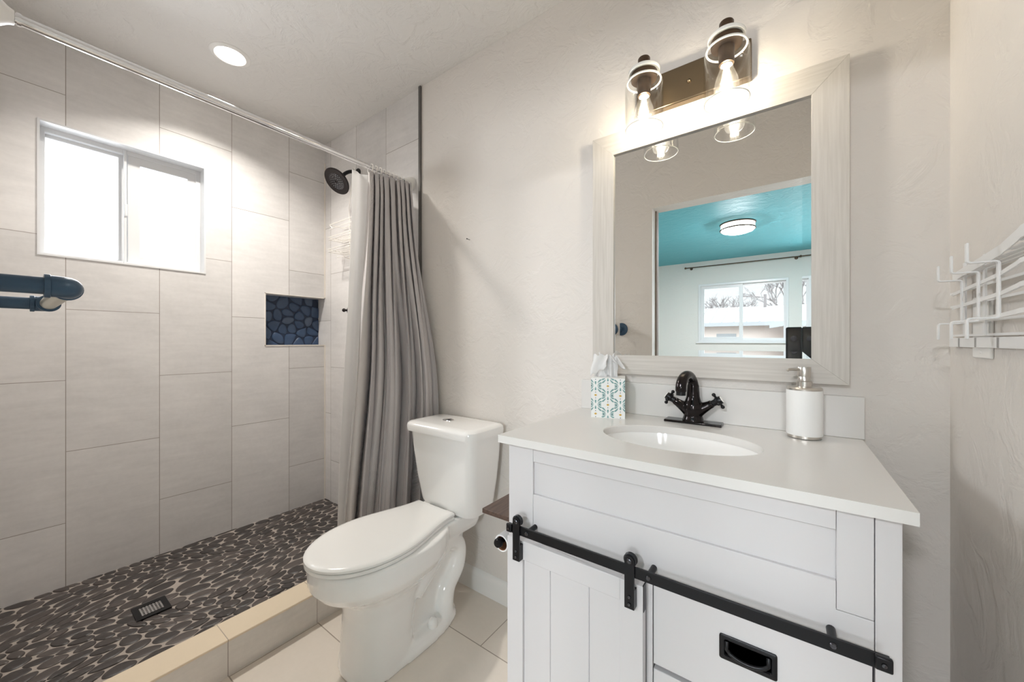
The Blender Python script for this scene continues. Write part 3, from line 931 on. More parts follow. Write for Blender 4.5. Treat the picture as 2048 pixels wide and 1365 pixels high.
# track, standoffs and end stops
mb = MB(); mb.box(-0.5610, 0.1195, 0.7505, 0.7560, 0.6560, 0.6775); trk = mb.build('track', M['black_metal'], V, bevel=0.0006)
for x in (-0.506, -0.2185, 0.0575):
    mb = MB(); mb.cyl((x, 0.7545, 0.6675), (x, VY + 0.001, 0.6675), 0.0062, 18); mb.build('standoff', M['black_metal'], trk)
    s = MB(); s.lathe([(0.0050, 0), (0.0050, 0.0015), (0.0036, 0.0032), (0.0003, 0.0030)], (x, 0.7505, 0.6665), (0, -1, 0), 18); s.build('bolt', M['steel_screw'], trk)
for xa, xb in ((-0.5625, -0.5470), (0.1030, 0.1220)):
    mb = MB(); mb.box(xa, xb, 0.7430, 0.7506, 0.6590, 0.6790); e = mb.build('end_stop', M['black_metal'], trk, bevel=0.002)
    s = MB(); s.lathe([(0.0034, 0), (0.0030, 0.0020), (0.0003, 0.0024)], ((xa + xb) / 2, 0.7430, 0.669), (0, -1, 0), 14); s.build('bolt', M['steel_screw'], e)

# ------------------------------------------------------------------ countertop with oval cut-out, backsplash, basin
CT0, CT1, CTY, CTZ = -0.6105, 0.1530, 0.772, 0.886
SX, SY, SA, SB = -0.2265, 1.010, 0.186, 0.124
ct = thing('countertop', 'white stone vanity countertop with an oval sink opening', 'countertop', (-0.229, 1.03, CTZ - 0.02))
NE = 64
mb = MB()
def outer(k):
    a = 2 * pi * k / NE; c, s = cos(a), sin(a)
    hx, y0, y1 = 1, CTY, 1.2875
    ts = []
    if c > 1e-9: ts.append((CT1 - SX) / c)
    if c < -1e-9: ts.append((CT0 - SX) / c)
    if s > 1e-9: ts.append((y1 - SY) / s)
    if s < -1e-9: ts.append((y0 - SY) / s)
    tt = min(ts); return (SX + c * tt, SY + s * tt)
corners = [(CT1, 1.2875), (CT0, 1.2875), (CT0, CTY), (CT1, CTY)]
op = [outer(k) for k in range(NE)]
for cxy in corners:   # snap the nearest outline point to each corner
    k = min(range(NE), key=lambda i: (op[i][0] - cxy[0]) ** 2 + (op[i][1] - cxy[1]) ** 2); op[k] = cxy
ip = [(SX + SA * cos(2 * pi * k / NE), SY + SB * sin(2 * pi * k / NE)) for k in range(NE)]
ip2 = [(SX + (SA - 0.002) * cos(2 * pi * k / NE), SY + (SB - 0.002) * sin(2 * pi * k / NE)) for k in range(NE)]
mb.loft([[(x, y, CTZ - 0.0195) for x, y in ip2], [(x, y, CTZ - 0.0195) for x, y in op], [(x, y, CTZ) for x, y in op], [(x, y, CTZ) for x, y in ip], [(x, y, CTZ - 0.002) for x, y in ip2], [(x, y, CTZ - 0.0195) for x, y in ip2]], False, False)
mb.build('slab', M['counter'], ct, ang=30)
mb = MB(); mb.box(CT0, CT1 + 0.004, 1.2675, 1.2878, CTZ + 0.0003, CTZ + 0.105); tag(mb.build('backsplash', M['counter'], None, (-0.228, 1.278, CTZ), bevel=0.0012), 'low white stone backsplash strip behind the faucet under the mirror', 'backsplash')
mb = MB()
rings = []
for s, z in ((1.06, -0.0198), (1.005, -0.0198), (0.99, -0.030), (0.95, -0.060), (0.86, -0.095), (0.68, -0.125), (0.42, -0.142), (0.14, -0.147), (0.10, -0.148)):
    rings.append([(SX + SA * s * cos(2 * pi * k / NE), SY + SB * s * sin(2 * pi * k / NE), CTZ + z) for k in range(NE)])
for s, z in ((0.10, -0.156), (0.45, -0.151), (0.75, -0.130), (0.93, -0.095), (1.02, -0.05), (1.06, -0.028)):
    rings.append([(SX + SA * s * cos(2 * pi * k / NE), SY + SB * s * sin(2 * pi * k / NE), CTZ + z) for k in range(NE)])
rings.append(rings[0])
mb.loft(rings, False, False)
sk = thing('sink_basin', 'oval white undermount sink basin set below the countertop', 'sink', (SX, SY, CTZ - 0.156))
mb.build('basin', M['ceramic'], sk, ang=60)
mb = MB(); mb.lathe([(0.0005, 0), (0.021, 0), (0.021, 0.003), (0.017, 0.005), (0.010, 0.0062), (0.0005, 0.0066)], (SX, SY, CTZ - 0.150), n=28)
mb.build('drain_stopper', M['bronze'], sk)
mb = MB(); mb.cyl((SX, SY - 0.119, CTZ - 0.040), (SX, SY - 0.112, CTZ - 0.040), 0.009, 16); mb.build('overflow_hole', M['chrome'], sk)

# ------------------------------------------------------------------ faucet
FX, FYY = -0.2265, 1.231
fz = CTZ
fa = thing('faucet', 'oil-rubbed bronze two-handle faucet on a deck plate behind the sink', 'faucet', (FX, FYY, fz))
mb = MB(); mb.box(FX - 0.078, FX + 0.078, FYY - 0.026, FYY + 0.026, fz, fz + 0.007); mb.build('deck_plate', M['bronze'], fa, bevel=0.0025, seg=3)
mb = MB()
body = [(0.030, 0.006), (0.029, 0.013), (0.0255, 0.022), (0.026, 0.032), (0.0285, 0.044), (0.027, 0.056), (0.0215, 0.069), (0.0175, 0.084)]
mb.lathe(body, (FX, FYY, fz), n=32)
path = [(FX, FYY, fz + 0.05)]
for k in range(5): path.append((FX, FYY, fz + 0.064 + 0.0125 * k))
sd_ = Vector((-0.17, -0.985, 0)).normalized()      # the spout swings a little to the left
base_ = Vector((FX, FYY, fz)); reach, top = 0.090, 0.112
for k in range(0, 15):
    a = radians(176 * k / 14)
    path.append(base_ + sd_ * (reach / 2 * (1 - cos(a))) + Vector((0, 0, top + 0.034 * sin(a))))
tip_ = base_ + sd_ * reach + Vector((0, 0, top - 0.010))
path.append(tip_)
rr = []
for k in range(len(path)):
    u = k / (len(path) - 1)
    rr.append(0.0205 - 0.0070 * min(1, u / 0.42) if u < 0.45 else 0.0135 + 0.0014 * min(1, (u - 0.45) / 0.5))
mb.tube(path, rr, 18)
for s in (-1, 1):
    mb.tube([(FX + s * 0.008, FYY, fz + 0.036), (FX + s * 0.026, FYY, fz + 0.047), (FX + s * 0.044, FYY, fz + 0.058), (FX + s * 0.052, FYY, fz + 0.063)], [0.0225, 0.0165, 0.0120, 0.0115], 18)
fb = mb.build('body', M['bronze'], fa)
md = fb.modifiers.new('remesh', 'REMESH'); md.mode = 'VOXEL'; md.voxel_size = 0.0016; md.use_smooth_shade = True
md = fb.modifiers.new('soften', 'SMOOTH'); md.factor = 0.5; md.iterations = 10
mb = MB(); mb.lathe([(0.0128, 0), (0.0128, -0.011), (0.0100, -0.0115)], tip_ + Vector((0, 0, 0.001)), n=24)
mb.build('aerator', M['black_metal'], fa)
for s in (-1, 1):
    ax = Vector((s * 0.85, 0, 0.53)).normalized()
    o = Vector((FX + s * 0.050, FYY, fz + 0.0615))
    mb = MB()
    mb.lathe([(0.0092, 0), (0.0092, 0.012), (0.0105, 0.013), (0.0118, 0.016), (0.0118, 0.024), (0.0105, 0.030)], o, ax, 24)
    u = ax.orthogonal().normalized(); w = ax.cross(u)
    for k in range(4):
        a = radians(45 + 90 * k + (12 if s > 0 else -8)); d = u * cos(a) + w * sin(a)
        c = o + ax * 0.020
        mb.tube([c, c + d * 0.012, c + d * 0.019], [0.0048, 0.0030, 0.0034], 10)
        mb.sphere(c + d * 0.0215, 0.0054, 12)
    h = mb.build('cross_handle', M['black_metal'], fa)
    c = MB(); c.lathe([(0.0100, 0), (0.0092, 0.002), (0.0005, 0.0032)], o + ax * 0.030, ax, 24)
    cp = c.build('handle_cap', M['porcelain'], h); cp['label'] = 'white porcelain button'

# ------------------------------------------------------------------ soap dispenser
sx, sy = 0.0365, 1.213
sd = thing('soap_dispenser', 'white cylindrical soap pump with brushed steel top right of the faucet', 'soap dispenser', (sx, sy, CTZ))
mb = MB(); mb.lathe([(0.033, 0), (0.0355, 0.002), (0.0355, 0.010)], (sx, sy, CTZ), n=48); mb.build('base_ring', M['steel'], sd)
mb = MB(); mb.lathe([(0.0372, 0.0085), (0.0378, 0.0105), (0.0378, 0.120), (0.0372, 0.1215)], (sx, sy, CTZ), n=48); mb.build('body', M['soap_white'], sd)
mb = MB(); mb.lathe([(0.0372, 0.1212), (0.0374, 0.1255), (0.0345, 0.1290), (0.0170, 0.1305), (0.0165, 0.1310)], (sx, sy, CTZ), n=48); mb.build('top_plate', M['steel'], sd)
mb = MB(); mb.lathe([(0.0165, 0.1300), (0.0165, 0.1430), (0.0150, 0.1440), (0.0125, 0.1445), (0.0125, 0.1550), (0.0120, 0.1560)], (sx, sy, CTZ), n=32); mb.build('collar', M['steel'], sd)
mb = MB(); mb.lathe([(0.0140, 0.1555), (0.0142, 0.1565), (0.0142, 0.1785), (0.0135, 0.1800), (0.0005, 0.1802)], (sx, sy, CTZ), n=32)
dv = Vector((-0.80, -0.60, 0)).normalized()
p0 = Vector((sx, sy, CTZ + 0.1735))
mb.tube([p0 + dv * 0.008, p0 + dv * 0.028, p0 + dv * 0.039, p0 + dv * 0.043 - Vector((0, 0, 0.004))], [0.0038, 0.0034, 0.0030, 0.0028], 12)
mb.build('pump_head', M['steel'], sd)

# ------------------------------------------------------------------ tissue box
ang = radians(19.0)
bw, bh = 0.105, 0.127
bc = Vector((-0.478, 1.1985, CTZ))
ux, uy = Vector((cos(ang), sin(ang), 0)), Vector((-sin(ang), cos(ang), 0))
tb = thing('tissue_box', 'square tissue box with teal petal print on the counter corner', 'tissue box', bc)
P = lambda a, b, z: bc + ux * a + uy * b + Vector((0, 0, z))
mb = MB(); h = bw / 2
mb.loft([[P(-h, -h, z), P(h, -h, z), P(h, h, z), P(-h, h, z)] for z in (0.0, bh)])
def printed(face, a, z, pts, mi):
    """flat printed shape on one side of the box (a across, z up)"""
    mb.mi = mi; e = 0.00025
    q = []
    for x, y in pts:
        x = max(-h, min(h, a + x)); y2 = max(0.0005, min(bh - 0.0005, z + y))
        q.append(P(x, -h - e, y2) if face == 0 else P(h + e, x, y2) if face == 1 else P(-h - e, -x, y2))
    area = 0
    mb.poly(q)
def petal(a0, l0, l1, w):
    pts = []
    d = Vector((sin(a0), cos(a0))); nrm = Vector((cos(a0), -sin(a0)))
    for k in range(14):
        t_ = 2 * pi * k / 14
        u = (1 - cos(t_)) / 2
        bend = 0.28 * u * u * (1 if a0 > 0.05 else -1 if a0 < -0.05 else 0)
        wd = w * sin(t_) * (0.35 + 0.75 * u)
        p = d * (l0 + (l1 - l0) * u) + nrm * (wd + bend * (l1 - l0) * 0.55)
        pts.append((p.x, p.y))
    return pts
cw, ch = 0.0385, 0.0600
for face in (0, 1, 2):
    for ci in (-1, 0, 1):
        for ri in range(-1, 4):
            a = ci * cw; z = 0.012 + ri * ch + (0.030 if ci == 0 else 0.0) + 0.030
            if z < -0.03 or z > bh + 0.03: continue
            def ok(pp, zz): return all(-0.0 < zz + q[1] < bh - 0.001 for q in pp) or True
            for up in (1, -1):
                for a0, l0, l1, w in ((0, 0.0035, 0.0150, 0.0034), (0.62, 0.011, 0.0275, 0.0032), (-0.62, 0.011, 0.0275, 0.0032), (1.0, 0.0085, 0.0220, 0.0030), (-1.0, 0.0085, 0.0220, 0.0030), (1.33, 0.0055, 0.0185, 0.0024), (-1.33, 0.0055, 0.0185, 0.0024)):
                    pp = [(x, y * up) for x, y in petal(a0, l0, l1, w)]
                    if sum(1 for q in pp if 0 < z + q[1] < bh) < 6: continue
                    if sum(1 for q in pp if -h < a + q[0] < h) < 6: continue
                    printed(face, a, z, pp, 1)
                cc = [(0.0014 * cos(2 * pi * k / 10), up * 0.0205 + 0.0014 * sin(2 * pi * k / 10)) for k in range(10)]
                if 0 < z + up * 0.0205 < bh: printed(face, a, z, cc, 3)
            for sgn in (-1, 1):
                if 0 < z < bh and abs(a + sgn * 0.0130) < h:
                    printed(face, a + sgn * 0.0130, z, [(0.0015 * cos(2 * pi * k / 10), 0.0015 * sin(2 * pi * k / 10)) for k in range(10)], 3)
            zz = z + ch / 2
            if 0.004 < zz < bh - 0.004:
                printed(face, a, zz, [(0.0048, 0), (0, 0.0038), (-0.0048, 0), (0, -0.0038)], 2)
mb.mi = 0
mb.build('box', [M['box_white'], M['box_teal'], M['box_gold'], M['box_navy']], tb, smooth=False)
mb = MB()
# tissue pulled up through the slot: two folded leaves with crumpled rims
def leaf(cols, rows, f):
    vs = [[mb.bm.verts.new(f(i / cols, j / rows)) for i in range(cols + 1)] for j in range(rows + 1)]
    for j in range(rows):
        for i in range(cols): mb._f([vs[j][i], vs[j][i + 1], vs[j + 1][i + 1], vs[j + 1][i]])
def leaf1(u, v):
    wdt = 0.076 - 0.020 * v + 0.004 * sin(7 * v)
    x = -0.006 + (u - 0.5) * wdt + 0.004 * sin(9 * v + 3 * u)
    y = 0.006 * sin(u * 11 + 2 * v) * (0.4 + v) + 0.004 * sin(u * 23 + 1) * v - 0.004
    z = bh - 0.006 + v * (0.078 + 0.008 * sin(u * 6.0 + 1.2) + 0.004 * sin(u * 21))
    return P(x, y, z)
leaf(28, 14, leaf1)
def leaf2(u, v):
    # front fold drooping to the left and forward
    top = 0.074
    if v < 0.5:
        q = v / 0.5; z = bh + q * top; y = -0.006 - 0.008 * q
    else:
        q = (v - 0.5) / 0.5; z = bh + top - q * (0.070 - 0.03 * u); y = -0.014 - 0.014 * sin(pi * q * 0.6)
    x = -0.026 + (u - 0.5) * (0.040 + 0.012 * v) - 0.010 * max(0, v - 0.5) + 0.002 * sin(13 * v)
    y += 0.004 * sin(u * 8 + 4 * v)
    return P(x, y, z + 0.003 * sin(u * 14))
leaf(18, 22, leaf2)
def leaf3(u, v):
    # corner flopping to the right
    top = 0.070
    if v < 0.6:
        q = v / 0.6; z = bh + q * top; x = 0.008 + 0.004 * q
    else:
        q = (v - 0.6) / 0.4; z = bh + top - q * 0.022 * (1 + u); x = 0.012 + q * (0.020 + 0.010 * u)
    x += (u - 0.5) * 0.028
    y = -0.010 + 0.006 * sin(9 * u + 3 * v) - 0.006 * v
    return P(x, y, z + 0.004 * sin(7 * u))
leaf(16, 20, leaf3)
ts = mb.build('tissue', M['tissue'], tb)
md = ts.modifiers.new('thick', 'SOLIDIFY'); md.thickness = 0.0004

# ------------------------------------------------------------------ mirror with bevelled glass
MX0, MX1, MZ0, MZ1 = -0.5635, 0.1285, 1.020, 1.8555
GX0, GX1, GZ0, GZ1 = -0.486, 0.0530, 1.0845, 1.7805
mr = thing('wall_mirror', 'rectangular mirror in a whitewashed wood frame above the sink', 'mirror', ((MX0 + MX1) / 2, D, MZ0))
fy0, fy1 = D - 0.026, D - 0.001
for name, q, mt in (('frame_rail', [(MX0, MZ1), (MX1, MZ1), (GX1, GZ1), (GX0, GZ1)], 'frame_h'), ('frame_rail', [(MX0, MZ0), (GX0, GZ0), (GX1, GZ0), (MX1, MZ0)], 'frame_h'),
                    ('frame_stile', [(MX0, MZ0), (MX0, MZ1), (GX0, GZ1), (GX0, GZ0)], 'frame_v'), ('frame_stile', [(MX1, MZ0), (GX1, GZ0), (GX1, GZ1), (MX1, MZ1)], 'frame_v')):
    mb = MB(); mb.prism([(x, fy0, z) for x, z in q], (0, fy1 - fy0, 0)); mb.build(name, M[mt], mr, bevel=0.0007)
mb = MB()
bv, yg = 0.019, 1.2715
out_ = [(GX0 - 0.004, GZ0 - 0.004), (GX1 + 0.004, GZ0 - 0.004), (GX1 + 0.004, GZ1 + 0.004), (GX0 - 0.004, GZ1 + 0.004)]
inn = [(GX0 + bv, GZ0 + bv), (GX1 - bv, GZ0 + bv), (GX1 - bv, GZ1 - bv), (GX0 + bv, GZ1 - bv)]
dy = (bv + 0.004) * math.tan(radians(1.35))
a = [mb.bm.verts.new((x, yg - dy, z)) for x, z in out_]; b = [mb.bm.verts.new((x, yg, z)) for x, z in inn]
back = [mb.bm.verts.new((x, yg + 0.006, z)) for x, z in out_]
for k in range(4): mb._f([a[k], a[(k + 1) % 4], b[(k + 1) % 4], b[k]]); mb._f([a[k], back[k], back[(k + 1) % 4], a[(k + 1) % 4]])
mb._f(b); mb._f(list(reversed(back)))
mb.build('glass', M['mirror'], mr, smooth=False)

# ------------------------------------------------------------------ vanity light: bronze plate, two clear glass shades
vl = thing('vanity_light', 'two-bulb bronze wall light with clear glass jar shades over the mirror', 'wall light', (-0.243, D, 1.94))
mb = MB(); mb.box(-0.406, -0.080, D - 0.028, D - 0.0005, 1.884, 1.996); mb.build('back_plate', M['plate_bronze'], vl, bevel=0.004, seg=3)
mb = MB(); mb.lathe([(0.006, 0), (0.006, 0.004), (0.003, 0.008), (0.0003, 0.009)], (-0.243, D - 0.028, 1.937), (0, -1, 0), 16); mb.build('finial', M['plate_bronze'], vl)
LY, LZ = 1.175, 1.7885
for lx_ in (-0.355, -0.1325):
    mb = MB()
    mb.tube([(lx_, D - 0.027, 1.965), (lx_, LY + 0.03, 1.972), (lx_, LY, 1.974)], 0.007, 12)
    mb.build('arm', M['stem_bronze'], vl)
    mb = MB()
    mb.lathe([(0.0165, 0.176), (0.0180, 0.178), (0.0180, 0.214), (0.0165, 0.2165)], (lx_, LY, LZ), n=28)
    mb.lathe([(0.020, 0.148), (0.0375, 0.150), (0.0385, 0.152), (0.0385, 0.170), (0.0370, 0.173), (0.0165, 0.178)], (lx_, LY, LZ), n=36)
    mb.lathe([(0.0150, 0.100), (0.0185, 0.101), (0.0195, 0.112), (0.0195, 0.150), (0.0185, 0.151)], (lx_, LY, LZ), n=28)
    mb.build('socket', M['stem_bronze'], vl)
    mb = MB()
    mb.lathe([(0.0385, 0.1685), (0.0448, 0.1680), (0.0462, 0.1700), (0.0462, 0.1765), (0.0448, 0.1785), (0.0385, 0.1780), (0.0385, 0.1685)], (lx_, LY, LZ), n=48, caps=False)
    mb.build('glass_collar', M['glass_rim'], vl)
    mb = MB()
    ro = [(0.0385, 0.1495), (0.0460, 0.1480), (0.0525, 0.1420), (0.0555, 0.1320), (0.0560, 0.120), (0.0560, 0.0)]
    ri = [(r - 0.0028, z) for r, z in reversed(ro)]
    mb.lathe(ro + [(0.0546, -0.0012)] + ri, (lx_, LY, LZ), n=64, caps=False)
    sh = mb.build('glass_shade', M['glass'], vl)
    for rr_, z_, tk_ in ((0.0546, 0.0, 0.0013), (0.0488, 0.1445, 0.0028)):
        mb = MB(); mb.tube([(lx_ + rr_ * cos(2 * pi * k / 64), LY + rr_ * sin(2 * pi * k / 64), LZ + z_) for k in range(65)], tk_, 8); mb.build('shade_rim', M['glass_rim'], sh)
    mb = MB()
    mb.lathe([(0.0130, 0.100), (0.0135, 0.088), (0.0185, 0.072), (0.0265, 0.048), (0.0305, 0.028), (0.0300, 0.014), (0.0230, -0.002), (0.0110, -0.009), (0.0005, -0.0105)], (lx_, LY, LZ + 0.012), n=40, caps=False)
    bl = mb.build('bulb', M['bulb_glass'], vl)
    mb = MB()
    for k in range(8):
        a = 2 * pi * k / 8
        x0, y0 = lx_ + 0.0045 * cos(a), LY + 0.0045 * sin(a); x1, y1 = lx_ + 0.0120 * cos(a + 0.4), LY + 0.0120 * sin(a + 0.4)
        mb.tube([(x0, y0, LZ + 0.095), (x1, y1, LZ + 0.040)], 0.0009, 6)
    mb.build('filament', M['filament'], bl)
    mb = MB(); mb.lathe([(0.0138, 0.0), (0.0138, 0.016)], (lx_, LY, LZ + 0.098), n=24); mb.build('bulb_base', M['glass_rim'], bl)
    pl = bpy.data.lights.new('bulb_light', 'POINT'); pl.energy = BULB_W; pl.color = (1.0, 0.92, 0.80); pl.shadow_soft_size = 0.012
    po = bpy.data.objects.new('bulb_light', pl); COL.objects.link(po); po.location = (lx_, LY, LZ + 0.052)
    po['kind'] = 'helper'

# ------------------------------------------------------------------ recessed shower light
cx_, cy_ = -2.066, 0.627
t = thing('recessed_light', 'round lit recessed downlight in the ceiling over the shower', 'downlight', (cx_, cy_, H))
mb = MB(); mb.lathe([(0.056, -0.001), (0.060, -0.006), (0.072, -0.005), (0.078, -0.001), (0.078, 0.0), (0.056, 0.0)], (cx_, cy_, H), n=48, caps=False); mb.build('trim_ring', M['white_paint'], t)
mb = MB(); mb.lathe([(0.057, -0.0025), (0.030, -0.0022), (0.0005, -0.002)], (cx_, cy_, H), n=40); mb.build('lamp', M['can_lit'], t)
al = bpy.data.lights.new('recessed_beam', 'AREA'); al.shape = 'DISK'; al.size = 0.10; al.energy = CAN_W; al.color = (1.0, 0.95, 0.88); al.spread = radians(127)
ao = bpy.data.objects.new('recessed_beam', al); COL.objects.link(ao); ao.location = (cx_, cy_, H - 0.008)
ao['kind'] = 'helper'

# ------------------------------------------------------------------ shower rod, curtain, liner
RXX, RZ = -1.602, 1.963
t = thing('shower_rod', 'chrome tension rod across the shower with white end covers', 'shower rod', (RXX, 0.63, RZ))
mb = MB(); mb.cyl((RXX, 0.02, RZ), (RXX, 0.80, RZ), 0.0135, 24); mb.build('rod', M['chrome'], t)
mb = MB(); mb.cyl((RXX, 0.795, RZ), (RXX, 1.262, RZ), 0.0118, 24); mb.build('rod', M['chrome'], t)
mb = MB(); mb.lathe([(0.0165, 0), (0.0165, 0.007)], (RXX, 0.026, RZ), (0, 1, 0), 24); mb.build('collar', M['chrome'], t)
for y, s in ((DW, 1), (D, -1)):
    mb = MB(); mb.lathe([(0.036, 0), (0.036, 0.012), (0.031, 0.026), (0.021, 0.038), (0.017, 0.047), (0.0135, 0.048)], (RXX, y, RZ), (0, s, 0), 36)
    mb.build('end_cover', M['white_paint'], t)

sc_ = thing('shower_curtain', 'grey-brown waffle-weave curtain bunched at the right end of the rod', 'curtain', (-1.56, 1.12, 0.14))
CTOP, CBOT = 1.936, 0.140
rnd = random.Random(11)
ph = [rnd.uniform(0, 2 * pi) for _ in range(8)]
NS, NV = 330, 70
def sstep(a, b, x):
    x = max(0, min(1, (x - a) / (b - a))); return x * x * (3 - 2 * x)
def curt(s, v):
    """s along the cloth (0 shower side, 1 wall side), v from hook edge to hem"""
    z = CTOP + (CBOT - CTOP) * v
    open_ = sstep(0.0, 0.75, v)
    y0 = 1.028 - 0.035 * sstep(0, 0.45, v) - 0.085 * sstep(0.4, 1.0, v)
    y1 = 1.243 + 0.018 * open_
    x0 = -1.602 + 0.010 * open_
    x1 = -1.545 + 0.165 * sstep(0.0, 0.62, v) - 0.02 * sstep(0.7, 1, v)
    w = s + 0.018 * sin(2 * pi * 2.0 * s + ph[0] + 1.5 * v) + 0.010 * sin(2 * pi * 5 * s + ph[1])
    pl_ = lambda q: 1 - 2.2 * (1 - abs(sin(q / 2))) ** 1.7      # broad ridge, tight valley
    f1 = pl_(2 * pi * 8.5 * w + 0.3)
    f2 = pl_(2 * pi * 4.6 * w + ph[3] + 1.2 * v)
    f3 = sin(2 * pi * 6.3 * w + ph[4] - 2.0 * v)
    up = 1 - sstep(0.05, 0.55, v)
    amp = 0.030 + 0.010 * open_
    fold = amp * (up * 0.95 * f1 + (1 - up) * (0.85 * f2 + 0.40 * f3 + 0.25 * f1))
    fold += 0.0028 * sin(2 * pi * 17 * s + ph[5] + 5 * v) * (0.3 + v)
    pinch = 0.55 + 0.45 * sstep(0.0, 0.06, v)
    fold *= pinch
    # direction square to the cloth's run
    dx, dy = x1 - x0, y1 - y0
    L_ = math.hypot(dx, dy); nx, ny = dy / L_, -dx / L_
    side = 0.010 * (up * cos(2 * pi * 8.5 * w + 0.3) + (1 - up) * cos(2 * pi * 4.4 * w + ph[3] + 1.2 * v))
    x = x0 + dx * s + nx * fold + dx / L_ * side
    y = y0 + dy * s + ny * fold * 0.9 + dy / L_ * side
    y = min(y, D - 0.012)
    return (x, y, z)
mb = MB()
uvl = mb.bm.loops.layers.uv.new('UVMap')
vs = []
for j in range(NV + 1):
    vs.append([mb.bm.verts.new(curt(i / NS, j / NV)) for i in range(NS + 1)])
for j in range(NV):
    for i in range(NS):
        mb.mi = 1 if i < 26 else 0
        f = mb._f([vs[j][i], vs[j][i + 1], vs[j + 1][i + 1], vs[j + 1][i]])
        for lp, (a, b) in zip(f.loops, ((i, j), (i + 1, j), (i + 1, j + 1), (i, j + 1))):
            lp[uvl].uv = (a / NS * 1.15, b / NV * 1.8)
cp = mb.build('curtain_cloth', [M['waffle'], M['hem']], sc_)
md = cp.modifiers.new('thick', 'SOLIDIFY'); md.thickness = 0.0012
for k in range(9):
    y = 1.045 + 0.0235 * k
    mb = MB(); mb.tube([(RXX + 0.0215 * cos(2 * pi * q / 24), y + 0.003 * sin(2 * pi * q / 24), RZ - 0.006 + 0.0215 * sin(2 * pi * q / 24)) for q in range(25)], 0.0017, 8)
    mb.build('ring', M['wire_white'], sc_)
ln = thing('curtain_liner', 'plain white liner hanging on the shower side of the grey curtain', 'curtain', (-1.66, 1.1, 0.13))
mb = MB()
def lin(s, v):
    z = CTOP + 0.004 + (0.135 - CTOP) * v
    y0 = 0.978 - 0.072 * sstep(0.0, 1.0, v)
    y1 = 1.235
    y = y0 + (y1 - y0) * s
    x = -1.648 + 0.011 * sin(2 * pi * 3.2 * s + 0.6 * v + 1.0) * sstep(0.0, 0.2, s) - 0.006 * s
    return (x, y, z)
vs = [[mb.bm.verts.new(lin(i / 80, j / 40)) for i in range(81)] for j in range(41)]
for j in range(40):
    for i in range(80): mb._f([vs[j][i], vs[j][i + 1], vs[j + 1][i + 1], vs[j + 1][i]])
lo = mb.build('liner_cloth', M['liner'], ln)
md = lo.modifiers.new('thick', 'SOLIDIFY'); md.thickness = 0.001

# ------------------------------------------------------------------ shower head, caddy, valve handle, drain
hx, hy, hz = -2.090, 1.148, 2.056
sh = thing('rain_shower', 'round dark bronze shower head on a curved arm above the shower', 'shower head', (hx, D, 2.16))
ax = Vector((0.10, -0.62, -0.62)).normalized()
hc = Vector((hx, hy, hz))
mb = MB(); mb.tube(bez([(-2.105, D, 2.155), (-2.104, D - 0.045, 2.150), (-2.101, D - 0.085, 2.122), tuple(hc - ax * 0.045)], 8), 0.0105, 14); mb.build('arm', M['black_metal'], sh)
mb = MB(); mb.lathe([(0.030, 0), (0.029, 0.004), (0.018, 0.010), (0.011, 0.011)], (-2.105, D, 2.155), (0, -1, 0), 28); mb.build('flange', M['black_metal'], sh)
mb = MB(); mb.lathe([(0.012, -0.052), (0.016, -0.050), (0.016, -0.042), (0.014, -0.036), (0.019, -0.030), (0.030, -0.020), (0.058, -0.010), (0.076, -0.004), (0.078, 0.003), (0.074, 0.006), (0.060, 0.004), (0.0005, 0.004)], hc, ax, 48)
hd = mb.build('head', M['bronze'], sh)
mb = MB()
q = Vector((0, 0, 1)).rotation_difference(ax)
for r_, w_ in ((0.012, 0.0035), (0.024, 0.003), (0.035, 0.003), (0.046, 0.0025)):
    mb.tube([hc + q @ Vector((r_ * cos(2 * pi * k / 40), r_ * sin(2 * pi * k / 40), 0.0045)) for k in range(41)], w_ * 0.7, 6)
mb.build('nozzle_rings', M['steel_screw'], hd)
mb = MB()
for r_, n_ in ((0.018, 10), (0.0295, 16), (0.0405, 22)):
    for k in range(n_):
        a = 2 * pi * k / n_
        mb.sphere(hc + q @ Vector((r_ * cos(a), r_ * sin(a), 0.0048)), 0.0018, 8)
nz = mb.build('nozzles', M['chrome'], hd); nz['kind'] = 'stuff'

